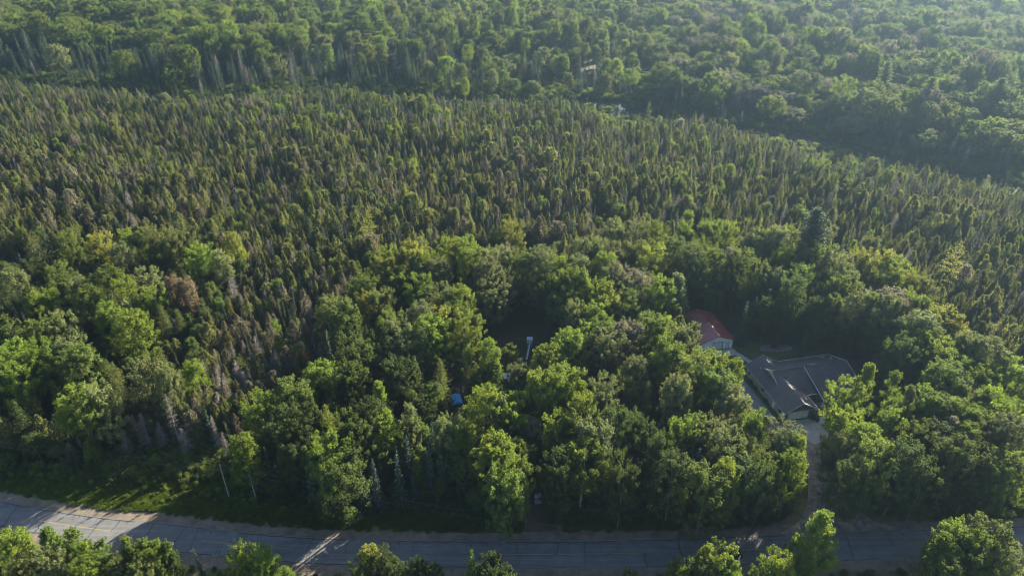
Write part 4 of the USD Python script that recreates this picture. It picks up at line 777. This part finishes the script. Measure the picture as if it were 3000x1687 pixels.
forest('understory', strip_(rest['understory']), 'dark young trees growing under the near woods', 'undergrowth')
forest('verge_brush', brush, 'mixed low brush behind the sunlit grass verge at the left', 'undergrowth')
forest('river_scrub', scrub, 'low green scrub lining both banks of the river', 'undergrowth')
# shrubs and tall grass on the verges and under the trees
fern, r = [], np.random.default_rng(51)
for k in range(5200):
    x, y = r.uniform(-130, 120), r.uniform(100, 130)
    e = np.interp(x, far_s[:, 0], far_s[:, 1]) + 3.2 + r.random() ** 2 * 1.0
    top = 120 if x < -50 else 113 if x < 0 else 110
    if not (e < y < top): continue
    if any(o.contains(Point(x, y)) for o in OPEN_P[3:5]): continue
    near_tree = (y - e) / (top - e)
    if r.random() > .35 + .65 * near_tree: continue
    fern.append((rnd.choice(['bush_a', 'bush_b', 'bush_c']), rnd.choice('DGGBO') if x < -45 else rnd.choice('DDG'), x, y, r.uniform(.35, .8) + 1.8 * near_tree * r.random(), None, r.uniform(0, 360)))
for k in range(420):
    x, y = r.uniform(-135, 130), 0
    e = np.interp(x, near_s[:, 0], near_s[:, 1]) - 2.8; y = e - r.random() * 4
    fern.append((rnd.choice(['bush_a', 'bush_c']), rnd.choice('DGBO'), x, y, r.uniform(.4, 1.2), None, r.uniform(0, 360)))
forest('verge_scrub', fern, 'low leafy scrub and ferns on the verges beside the road', 'undergrowth')
n = 260; c = np.column_stack([r.uniform(-.5, .5, n), r.uniform(-.5, .5, n), np.full(n, .17)]); ax = np.column_stack([r.normal(0, .3, n), r.normal(0, .3, n), np.ones(n)])
stage.OverridePrim('/World/tree_kinds'); gx = UsdGeom.Xform.Define(stage, '/World/tree_kinds/grass_tuft'); usdkit.mesh(stage, '/World/tree_kinds/grass_tuft/blades', leaves(c, ax, unit(r, n) * [1, 1, .2], r.uniform(.25, .5, n), .05), MAT['grass_blade'])
pi = UsdGeom.PointInstancer.Define(stage, '/World/verge_grass'); pr = UsdGeom.Xform.Define(stage, '/World/verge_grass/kinds/tuft'); pr.GetPrim().GetReferences().AddInternalReference('/World/tree_kinds/grass_tuft')
pos, sc = [], []
for k in range(9000):
    x = r.uniform(-125, 118); lo = np.interp(x, far_s[:, 0], far_s[:, 1]) + 2.2; hi = lo + (11 if x < -45 else 7 if x < 0 else 4.5)
    y = lo + (hi - lo) * r.random()
    if r.random() > (y - lo) / 1.6 + .08: continue
    if any(o.contains(Point(x, y)) for o in OPEN_P[3:5]): continue
    s = r.uniform(.7, 1.5); pos.append((x, y, 0)); sc.append((1.2, 1.2, s))
pi.CreatePrototypesRel().SetTargets([pr.GetPath()]); pi.CreateProtoIndicesAttr([0] * len(pos)); pi.CreatePositionsAttr(Vt.Vec3fArray.FromNumpy(np.array(pos, np.float32))); pi.CreateScalesAttr(Vt.Vec3fArray.FromNumpy(np.array(sc, np.float32)))
tag(pi, 'tall green grass on the verge along the far side of the road', 'grass', kind='stuff')

# ------------------------------------------------------------------ the grey-roofed house (local frame: x along its front, y to its back)
H_ = thing('house', 'long grey-shingled ranch house with attached front garage wing', 'house', (*HO, 0), 12.0)
def quadm(p, th=.12):                        # roof plane with thickness, corners anticlockwise from above
    p = np.array(p, float); n = np.cross(p[1] - p[0], p[2] - p[0]); n /= np.linalg.norm(n); k = len(p)
    V = np.vstack([p, p - n * th]); Fc = [(0, i, i + 1) for i in range(1, k - 1)] + [(k, k + i + 1, k + i) for i in range(1, k - 1)]
    for i in range(k): j = (i + 1) % k; Fc += [(i, k + i, k + j), (i, k + j, j)]
    return trimesh.Trimesh(V, Fc, process=False)
def prism_y(prof, y0, y1):                   # xz profile extruded along y
    m = trimesh.creation.extrude_polygon(Polygon(prof), y1 - y0, engine='earcut'); m.apply_transform([[1, 0, 0, 0], [0, 0, -1, y1], [0, 1, 0, 0], [0, 0, 0, 1]]); return m
def prism_x(prof, x0, x1):
    m = trimesh.creation.extrude_polygon(Polygon(prof), x1 - x0, engine='earcut'); m.apply_transform([[0, 0, 1, x0], [1, 0, 0, 0], [0, 1, 0, 0], [0, 0, 0, 1]]); return m
EZ, RZ, MZ = 2.95, 5.45, 6.0
sl = (RZ - EZ) / 4.5
part(H_, 'garage_wing_wall', cat_([box(.35, .5, .5, 19.8, 0, 2.98), box(.5, 8.65, 19.65, 19.8, 0, 2.9), box(8.5, 8.65, .5, 19.65, 0, 2.9), box(.5, 1.3, .5, .65, 0, 2.9), box(7.1, 8.5, .5, .65, 0, 2.9), box(1.3, 7.1, .5, .65, 2.42, 2.9)]), 'beige_siding')
part(H_, 'stone_veneer', box(.33, 1.28, .42, .497, 0, 2.4), 'stone_veneer'); part(H_, 'stone_veneer', box(7.12, 8.67, .42, .497, 0, 2.4), 'stone_veneer')
part(H_, 'gable_front', prism_y([(.2, 2.75), (8.8, 2.75), (4.5, RZ - .18)], .30, .42), 'cedar_shakes')
part(H_, 'gable_back', prism_y([(.2, 2.75), (8.8, 2.75), (4.5, RZ - .18)], 19.7, 19.8), 'cedar_shakes')
part(H_, 'gable_vent', prism_y([(3.7, RZ - .72), (5.3, RZ - .72), (4.5, RZ - .28)], .27, .30), 'white_paint')
part(H_, 'roof_slope', quadm([(-.15, -.15, EZ - .08), (4.5, -.15, RZ), (4.5, 20.2, RZ), (-.15, 20.2, EZ - .08)][::-1]), 'shingles')
part(H_, 'roof_slope', quadm([(4.5, -.15, RZ), (9.15, -.15, EZ - .08), (9.15, 20.2, EZ - .08), (4.5, 20.2, RZ)][::-1][::-1]), 'shingles')
part(H_, 'main_wall', cat_([box(8.7, 12.0, 5.9, 6.05, 0, 3.1), box(12.0, 24.2, 4.9, 5.05, 0, 3.3), box(24.05, 24.2, 5.05, 19.2, 0, 2.9), box(8.7, 24.05, 19.1, 19.25, 0, 2.9), box(12.0, 12.15, 5.05, 5.9, 0, 3.1)]), 'cedar_shakes')
yb, yf1, yf2 = 19.8, 5.3, 2.2
part(H_, 'roof_slope', quadm([(2.7, 12.7, MZ), (24.6, 12.7, MZ), (24.6, yb, 2.95), (2.7, yb, 2.95)]), 'shingles')
part(H_, 'roof_slope', quadm([(2.7, yf1, 2.95), (12.2, yf1, 2.95), (12.2, 12.7, MZ), (2.7, 12.7, MZ)]), 'shingles')
part(H_, 'roof_slope', quadm([(12.2, yf2, 2.86), (24.6, yf2, 2.86), (24.6, 12.7, MZ + .05), (12.2, 12.7, MZ + .05)]), 'shingles')
part(H_, 'gable_end', prism_x([(8.2, 3.6), (17.0, 3.6), (12.7, MZ - .15)], 2.85, 2.95), 'beige_siding')
part(H_, 'gable_end', prism_x([(5.2, 2.8), (19.3, 2.8), (12.7, MZ - .15)], 24.1, 24.2), 'beige_siding')
for a, b in (((-.19, -.19, EZ - .16), (4.5, -.19, RZ - .04)), ((9.19, -.19, EZ - .16), (4.5, -.19, RZ - .04)), ((-.19, 20.24, EZ - .16), (4.5, 20.24, RZ - .04)), ((9.19, 20.24, EZ - .16), (4.5, 20.24, RZ - .04)),
             ((2.66, 8.4, 4.22), (2.66, 12.7, MZ - .02)), ((2.66, 15.6, 4.76), (2.66, 12.7, MZ - .02)), ((24.64, yf2, 2.8), (24.64, 12.7, MZ)), ((24.64, yb, 2.88), (24.64, 12.7, MZ)), ((12.14, yf2, 2.84), (12.14, 12.7, MZ + .01))):
    part(H_, 'rake_board', beam(a, b, .07, .24), 'white_paint')
for a, b in (((-.2, -.15, EZ - .14), (-.2, 20.2, EZ - .14)), ((9.2, -.15, EZ - .14), (9.2, yf1, EZ - .14)), ((9.3, yf1 - .06, 2.86), (12.1, yf1 - .06, 2.86)), ((12.2, yf2 - .06, 2.76), (24.6, yf2 - .06, 2.76)), ((9.2, yb + .06, 2.86), (24.6, yb + .06, 2.86)), ((-.15, .22, 2.70), (9.15, .22, 2.70))):
    part(H_, 'eave_gutter', beam(a, b, .12, .15), 'white_paint')
for x in (.3, 8.72): part(H_, 'corner_trim', box(x - .07, x + .07, .33, .41, 0, 2.6), 'white_paint')
gd = UsdGeom.Xform.Define(stage, H_ + '/garage_door'); GD = str(gd.GetPath())
for k in range(4):
    part(GD, 'door_panel', box(1.5, 6.9, .53, .58, .02 + k * .585, .02 + k * .585 + .572), 'door_white')
part(H_, 'door_frame', cat_([box(1.36, 1.48, .40, .52, 0, 2.42), box(6.92, 7.04, .40, .52, 0, 2.42), box(1.48, 6.92, .40, .52, 2.37, 2.48)]), 'white_paint')
def window(wall_x, y, z0, w, h):
    f = part(H_, 'window', cat_([box(wall_x - .06, wall_x, y - w / 2 - .08, y + w / 2 + .08, z0 + h, z0 + h + .08), box(wall_x - .06, wall_x, y - w / 2 - .08, y + w / 2 + .08, z0 - .08, z0), box(wall_x - .06, wall_x, y - w / 2 - .08, y - w / 2, z0, z0 + h), box(wall_x - .06, wall_x, y + w / 2, y + w / 2 + .08, z0, z0 + h)]), 'white_paint')
    part(f, 'pane', box(wall_x - .03, wall_x - .004, y - w / 2, y + w / 2, z0, z0 + h), 'window_glass')
for y in (18.2, 11.0, 2.6): window(.345, y, 1.0, 1.1, 1.3)
sd_ = part(H_, 'side_door', box(.28, .345, 5.1, 6.05, .05, 2.1), 'door_white'); part(sd_, 'handle', box(.22, .275, 5.22, 5.3, 1.0, 1.08), 'chrome')
wf = part(H_, 'window', cat_([box(9.5, 10.9, 5.84, 5.895, 1.0, 1.08), box(9.5, 10.9, 5.84, 5.895, 2.3, 2.38), box(9.5, 9.58, 5.84, 5.895, 1.08, 2.3), box(10.82, 10.9, 5.84, 5.895, 1.08, 2.3)]), 'white_paint'); part(wf, 'pane', box(9.58, 10.82, 5.86, 5.89, 1.08, 2.3), 'window_glass')
for x in (14.2, 17.6, 21.2):
    wf = part(H_, 'window', cat_([box(x - .7, x + .7, 4.83, 4.895, .95, 1.03), box(x - .7, x + .7, 4.83, 4.895, 2.3, 2.38), box(x - .7, x - .62, 4.83, 4.895, 1.03, 2.3), box(x + .62, x + .7, 4.83, 4.895, 1.03, 2.3)]), 'white_paint'); part(wf, 'pane', box(x - .62, x + .62, 4.85, 4.89, 1.03, 2.3), 'window_glass')
part(H_, 'front_door', box(12.7, 13.4, 4.83, 4.895, .15, 2.2), 'brown_board')
part(H_, 'porch_floor', box(12.1, 24.0, 2.5, 4.9, 0, .14), 'concrete')
for x in (12.35, 16.2, 20.1, 23.9): part(H_, 'porch_post', box(x - .09, x + .09, 2.55, 2.73, .14, 2.72), 'white_paint')
part(H_, 'porch_beam', box(12.25, 24.1, 2.56, 2.72, 2.72, 2.86), 'white_paint')
for x, y in ((2.0, 16.3), (8.0, 14.0), (22.0, 15.4)):
    zz = (EZ + x * sl) if x < 4.5 else 5.2
    part(H_, 'vent_pipe', tube([(x, y, zz - .4), (x, y, zz + .45)], .07, 8), 'white_paint')
part(H_, 'ridge_cap', beam((4.5, -.15, RZ + .02), (4.5, 8.6, RZ + .02), .3, .05), 'shingles'); part(H_, 'ridge_cap', beam((2.7, 12.7, MZ + .04), (24.6, 12.7, MZ + .04), .3, .06), 'shingles')

# ------------------------------------------------------------------ the red-roofed garage
B_ = thing('garage', 'cream detached garage with ribbed red metal roof behind the house', 'garage', (*BO, 0), 12.0)
bx, by, be, br = 10.2, 14.3, 3.0, 4.95
part(B_, 'wall', cat_([box(.2, .32, .2, by - .2, 0, be), box(bx - .32, bx - .2, .2, by - .2, 0, be), box(.32, bx - .32, by - .32, by - .2, 0, be), box(.32, 3.85, .2, .32, 0, be), box(7.05, 8.0, .2, .32, 0, be), box(8.95, bx - .32, .2, .32, 0, be), box(3.85, 7.05, .2, .32, 2.55, be), box(8.0, 8.95, .2, .32, 2.1, be)]), 'cream_metal')
for y0 in (.2, by - .32): part(B_, 'gable_wall', prism_y([(.2, be), (bx - .2, be), (bx / 2, br - .12)], y0, y0 + .12), 'cream_metal')
for x in np.arange(.6, bx - .3, .6):
    if not (3.7 < x < 7.2 or 7.9 < x < 9.05): part(B_, 'wall_rib', box(x - .03, x + .03, .165, .198, .05, be - .1), 'cream_metal')
for s in (0, 1):
    e = (-.15, be - .02) if s == 0 else (bx + .15, be - .02); R_ = (bx / 2, br)
    q = [(e[0], -.25, e[1]), (R_[0], -.25, R_[1]), (R_[0], by + .25, R_[1]), (e[0], by + .25, e[1])]
    sl_ = part(B_, 'roof_slope', quadm(q[::-1] if s == 0 else q, .06) if s == 0 else quadm([q[1], q[0], q[3], q[2]], .06), 'red_metal')
    for y in np.arange(0, by + .1, .72): part(sl_, 'roof_rib', beam((e[0], y, e[1] + .025), (R_[0], y, R_[1] + .025), .05, .05), 'red_metal')
part(B_, 'ridge_cap', beam((bx / 2, -.25, br + .05), (bx / 2, by + .25, br + .05), .36, .04), 'red_metal')
for a, b in (((-.15, -.28, be - .06), (bx / 2, -.28, br - .04)), ((bx + .15, -.28, be - .06), (bx / 2, -.28, br - .04))): part(B_, 'rake_trim', beam(a, b, .05, .14), 'red_metal')
bd = UsdGeom.Xform.Define(stage, B_ + '/overhead_door')
for k in range(4): part(B_ + '/overhead_door', 'door_panel', box(3.98, 6.92, .24, .28, .02 + k * .62, .02 + k * .62 + .61), 'white_paint')
part(B_, 'door_trim', cat_([box(3.85, 3.97, .15, .26, 0, 2.6), box(6.93, 7.05, .15, .26, 0, 2.6), box(3.97, 6.93, .15, .26, 2.5, 2.6), box(8.0, 8.07, .15, .26, 0, 2.1), box(8.88, 8.95, .15, .26, 0, 2.1), box(8.07, 8.88, .15, .26, 2.04, 2.12)]), 'dark_trim')
wd = part(B_, 'walk_door', box(8.08, 8.87, .22, .28, .02, 2.03), 'white_paint'); part(wd, 'handle', box(8.14, 8.2, .17, .215, 1.0, 1.07), 'chrome')
part(B_, 'wall_lamp', box(7.45, 7.62, .08, .19, 2.2, 2.42), 'dark_trim')

# ------------------------------------------------------------------ yard and garden things
def rockm(r, s):
    m = trimesh.creation.icosphere(2, 1.0); m.vertices *= (.75 + .5 * meshkit.noise(m.vertices * 1.4 + r.uniform(0, 50), 2))[:, None]; m.apply_scale(s); return m
rk = np.random.default_rng(61); bc = hw(19.3 - 10.2, 31.2); bc = (75.8, 166.0)
rb = thing('rock_bed', 'oval bed ringed with grey rocks on the lawn behind the house', 'garden bed', (*bc, 0), 4.0)
part(rb, 'soil', slab(Point(0, 0).buffer(1.0, 12).buffer(0) if False else Polygon([(4.4 * math.cos(a), 1.5 * math.sin(a)) for a in np.linspace(0, 6.283, 28)[:-1]]), 0, .08), 'mulch')
for k in range(34):
    a = 6.283 * k / 34 + rk.normal(0, .05); m = rockm(rk, (rk.uniform(.22, .42), rk.uniform(.2, .36), rk.uniform(.14, .26))); m.apply_translation((4.5 * math.cos(a), 1.6 * math.sin(a), .1)); part(rb, 'rock', m, 'rock', True)
for k in range(12):
    m = rockm(rk, (rk.uniform(.25, .5), rk.uniform(.2, .4), rk.uniform(.15, .3))); m.apply_translation((rk.uniform(-3.4, 3.4), rk.uniform(-.8, .8), .15)); part(rb, 'rock', m, 'rock', True)
plant('spruce_tree', 'small blue-green spruce growing in the rock-ringed bed behind the house', 'spruce tree', 'spruce_c', 'b', bc[0] - .4, bc[1] + .3, 5.0, 1.25, 10, 'yard spruces')
for k, (lx, ly, s, tn, lab) in enumerate([(7.9, -.5, 1.1, 'D', 'dark shrub at the right corner of the house garage door'), (8.9, -1.2, .6, 'D', 'low dark shrub at the edge of the concrete apron'), (9.0, .3, .7, 'G', 'small green shrub in the mulch bed by the garage corner'), (.1, -.6, .9, 'D', 'dark shrub at the left corner of the house garage door'),
        (-.35, 8.2, .8, 'D', 'dark foundation shrub under the house side wall, nearer the side door'), (-.35, 13.5, .8, 'D', 'dark foundation shrub under the house side wall, toward the back'), (-.35, 16, .9, 'D', 'dark foundation shrub at the back of the house side wall')]):
    x, y = hw(lx, ly); plant('shrub', lab, 'shrub', 'bush_c', tn, x, y, s * 1.2, s * .8, 40 * k, 'shrubs around the house')
for k, (lx, ly, s) in enumerate([(9.5, .3, .3), (10.1, .1, .36), (10.6, .45, .28), (11.3, .9, .3), (9.3, 1.0, .34)]):
    x, y = hw(lx, ly); b = thing('boulder', ['leftmost small boulder in the front mulch bed', 'largest boulder in the front mulch bed', 'middle small boulder in the front mulch bed by the walk', 'rightmost small boulder in the front mulch bed', 'rear small boulder in the front mulch bed by the garage wall'][k], 'boulder', (x, y, .03), 0, 'boulders in the front bed')
    m = rockm(rk, (s, s * .85, s * .6)); m.apply_translation((0, 0, s * .35)); part(b, 'stone', m, 'rock', True)
x, y = hw(10.4, 2.3); pt = thing('planter', 'pale round planter with a small plant in the front mulch bed', 'planter', (x, y, .03), 0)
part(pt, 'pot', trimesh.creation.revolve(np.array([(0, 0), (.22, 0), (.3, .5), (.25, .5), (.23, .42), (0, .42)]), sections=16), 'white_sheet'); part(pt, 'plant', bush(71, .5, .28, 120)[1], 'leaf_green')

# raised box with slide and cords in the garden
x, y = at(1552, 995, 2.6); gb = thing('raised_box', 'raised pale grey-blue play box with slide in the dark clearing', 'play structure', (x, y, 0), -6)
part(gb, 'cabin_roof', box(-.85, .85, -.75, .75, 3.0, 3.12), 'box_paint'); part(gb, 'cabin_wall', cat_([box(-.75, .75, -.7, -.64, 1.9, 3.0), box(-.75, -.69, -.64, .64, 1.9, 3.0), box(.69, .75, -.64, .64, 1.9, 3.0)]), 'box_paint')
part(gb, 'deck', box(-.8, .8, -.75, .75, 1.78, 1.9), 'weathered_wood')
for sx in (-.7, .7):
    for sy in (-.62, .62): part(gb, 'post', box(sx - .06, sx + .06, sy - .06, sy + .06, 0, 1.78), 'weathered_wood')
part(gb, 'slide', cat_([beam((.1, -.75, 1.85), (-.35, -6.3, .22), .34, .05), beam((-.17, -.8, 1.95), (-.62, -6.3, .3), .05, .16), beam((.37, -.8, 1.95), (-.08, -6.3, .3), .05, .16)]), 'box_paint')
part(gb, 'cord', tube([(-.8, 0, 2.4), (-2.4, .4, 2.3), (-4.4, .9, 2.35)], .025, 4), 'weathered_wood'); part(gb, 'cord', tube([(.8, -.2, 2.4), (2.6, -.7, 2.25), (4.6, -1.1, 2.3)], .025, 4), 'weathered_wood')
# stack of cut brush at the left of the clearing
x, y = at(1400, 1015); bp = thing('brush_pile', 'low grey heap of cut branches at the left of the dark clearing', 'brush pile', (x, y, 0))
ls = []
for k in range(70):
    a, l = rk.uniform(0, 6.283), rk.uniform(.8, 2.4); c0 = np.array([rk.normal(0, 1.6), rk.normal(0, .6), rk.uniform(.05, .7)]); d = np.array([math.cos(a), math.sin(a) * .6, rk.uniform(-.15, .15)]) * l / 2
    ls.append(tube([c0 - d, c0 + d], [.04, .02], 4))
part(bp, 'branches', cat_(ls), 'bark_grey')
# blue tarp over a low stack
x, y = at(1336, 1166, .9); tp = thing('tarp_stack', 'bright blue tarp draped over a low stack among the trees', 'tarp', (x, y, 0), 14)
n = 26; gxx, gyy = np.meshgrid(np.linspace(-1, 1, n), np.linspace(-1, 1, n)); P_ = np.column_stack([gxx.ravel() * 1.5, gyy.ravel() * 2.0, np.zeros(n * n)])
e = np.maximum(np.abs(gxx.ravel()), np.abs(gyy.ravel())); P_[:, 2] = 1.15 - .25 * np.abs(gxx.ravel()) - np.where(e > .82, (e - .82) / .18 * .5, 0) + .22 * (meshkit.fbm(P_ * [1.1, .9, 1] + 3, 4, 3) - .5)
Fq = np.array([(i * n + j, i * n + j + 1, (i + 1) * n + j + 1, (i + 1) * n + j) for i in range(n - 1) for j in range(n - 1)])
part(tp, 'tarp', (P_, Fq), 'blue_tarp', True); part(tp, 'stack', cat_([box(-1.15, 1.15, -1.6, 1.6, 0, .35), box(-1.05, 1.05, -1.5, 1.5, .36, .62)]), 'weathered_wood')
x, y = at(1347, 1150, .6); bo = thing('brown_board', 'reddish brown board leaning behind the blue tarp', 'board', (x - .5, y + .5, 0), 14); part(bo, 'board', beam((0, 0, .05), (.1, .6, 1.3), 1.1, .05), 'brown_board')
x, y = at(1354, 1148, .6); bo = thing('pale_board', 'pale narrow board standing at the right of the brown board', 'board', (x + .2, y + .5, 0), 14); part(bo, 'board', beam((0, 0, .05), (.1, .5, 1.7), .45, .05), 'pale_board')
x, y = at(1490, 1100, 2.2); ws = thing('small_shed', 'low shed with pale blue-white roof half hidden in the trees', 'shed', (x, y, 0), -8)
part(ws, 'wall', box(-1.4, 1.4, -1, 1, 0, 1.95), 'weathered_wood'); part(ws, 'roof', quadm([(-1.6, -1.2, 1.98), (1.6, -1.2, 1.98), (1.6, 1.2, 2.35), (-1.6, 1.2, 2.35)], .06), 'white_sheet'); part(ws, 'door', box(-.4, .4, -1.05, -1.005, .05, 1.75), 'brown_board')

# ------------------------------------------------------------------ vehicles
def car(name, label, x, y, rz, paint, L=4.6, Wd=1.82, hgt=1.5, suv=False):
    t = thing(name, label, 'car', (x, y, 0), rz); hL = L / 2      # nose towards +x
    zc = .98 if suv else .88
    prof = [(-hL, .42), (-hL + .05, zc - .06), (-hL + .45, zc), (hL - 1.25, zc), (hL - .2, zc - .16), (hL, .62), (hL - .03, .36), (-hL + .05, .32)]
    body = prism_y(prof, -Wd / 2, Wd / 2); body = body.subdivide(); v = body.vertices; f = np.clip((np.abs(v[:, 0]) - hL + .7) / .7, 0, 1); v[:, 1] *= 1 - .12 * f ** 2; v[:, 1] *= 1 - .06 * np.clip((v[:, 2] - .7) / .3, 0, 1); body.vertices = v
    part(t, 'body', body, paint, 40)
    r0, r1 = (-hL + .25, hL - 1.55) if suv else (-hL + .55, hL - 1.5)
    b0, b1, t0, t1 = r0, r1 + .25, r0 + (.3 if suv else .75), r1 - .45
    def ring(xa, xb, w, z): return np.array([(xa, -w, z), (xb, -w, z), (xb, w, z), (xa, w, z)])
    lo, hi = ring(b0, b1, Wd * .46, zc - .01), ring(t0, t1, Wd * .37, hgt)
    part(t, 'roof', cat_([quadm(ring(t0 - .05, t1 + .05, Wd * .375, hgt + .04), .06)] + [tube([lo[k], hi[k]], .05, 5) for k in range(4)]), paint)
    for nm, (a, b) in (('side_window', (0, 1)), ('windshield', (1, 2)), ('side_window', (2, 3)), ('rear_window', (3, 0))): part(t, nm, quadm([lo[a], lo[b], hi[b], hi[a]], .02), 'car_glass')
    for sx in (-hL + .85, hL - .9):
        for sy in (-1, 1):
            w = UsdGeom.Xform.Define(stage, numbered(t, 'wheel')); wp = str(w.GetPath())
            ty = trimesh.creation.annulus(.2, .33, .2, sections=20); ty.apply_transform(trimesh.transformations.rotation_matrix(math.pi / 2, (1, 0, 0))); ty.apply_translation((sx, sy * (Wd / 2 - .1), .33)); part(wp, 'tyre', ty, 'rubber', 40)
            ri = trimesh.creation.cylinder(.2, .14, sections=16); ri.apply_transform(trimesh.transformations.rotation_matrix(math.pi / 2, (1, 0, 0))); ri.apply_translation((sx, sy * (Wd / 2 - .09), .33)); part(wp, 'rim', ri, 'chrome', 40)
    for sy in (-1, 1):
        part(t, 'headlight', box(hL - .2, hL - .02, sy * Wd * .34 - .18, sy * Wd * .34 + .18, .64, .74), 'chrome'); part(t, 'mirror', box(r1 - .05, r1 + .12, sy * Wd * .53 - .09, sy * Wd * .53 + .09, .92, 1.05), paint)
        part(t, 'tail_light', box(-hL - .01, -hL + .06, sy * Wd * .36 - .14, sy * Wd * .36 + .14, .68, .84), 'red_metal')
    part(t, 'bumper', cat_([box(hL - .06, hL + .04, -Wd * .42, Wd * .42, .34, .5), box(-hL - .04, -hL + .06, -Wd * .44, Wd * .44, .36, .52)]), 'chrome' if suv else paint)
car('parked_vehicle', 'dark vehicle parked nose-out on the dirt track under trees', 5.7, 110.3, -88, 'car_grey', 4.8, 1.86, 1.72, True)
car('black_car', 'black car on the near lane half hidden behind a leafy tree', 44.0, 94.9, 2, 'car_black')

# ------------------------------------------------------------------ utility poles and wires
def pole(x, y, h, label, wire_dir):
    t = thing('utility_pole', label, 'utility pole', (x, y, 0), 0, 'poles of the roadside power line')
    part(t, 'pole', tube([(0, 0, 0), (0, 0, h * .6), (0, 0, h)], [.16, .13, .1], 8), 'bark_grey', 40); part(t, 'insulator', tube([(0, 0, h), (0, 0, h + .22)], [.05, .07], 6), 'white_paint')
    part(t, 'bracket', beam((0, 0, h - 1.4), (.0, -.45, h - 1.3), .06, .06), 'wire_metal'); return np.array([x, y])
p0 = np.array([-62.2, 110.2]); dirw = np.array([79.8, -17.2]); dirw = dirw / np.linalg.norm(dirw)
p1, p2 = p0 + dirw * 112, p0 - dirw * 104 + np.array([0, -6])
HP = 9.8
pole(*p0, HP, 'grey wooden utility pole standing in the grass verge', dirw)
pole(*p1, HP, 'grey utility pole on the near side below the driveway mouth', dirw); pole(*p2, HP, 'grey utility pole at the road verge beyond the left edge', dirw)
for a, b, w in ((p2, p0, 'left'), (p0, p1, 'right')):
    for z, nm in ((HP + .2, 'upper'), (HP - 1.35, 'lower')):
        s = np.linspace(0, 1, 24); q = np.column_stack([a[0] + (b - a)[0] * s, a[1] + (b - a)[1] * s, z - 1.3 * 4 * s * (1 - s)])
        t = thing('power_line', f'{nm} wire running {w} from the utility pole along the road', 'wire', (0, 0, 0), 0, 'wires of the roadside power line'); part(t, 'wire', tube(q, .012, 4), 'wire_metal')

# ------------------------------------------------------------------ haze: one closed box of thin air round everything
hb = trimesh.creation.box((9000, 7000, 133)); hb.apply_translation((0, 2800, 132 / 2 - .5)); hb.apply_translation((0, 0, 0))
tag(usdkit.mesh(stage, '/World/haze', hb, MAT['haze']), kind='stuff')
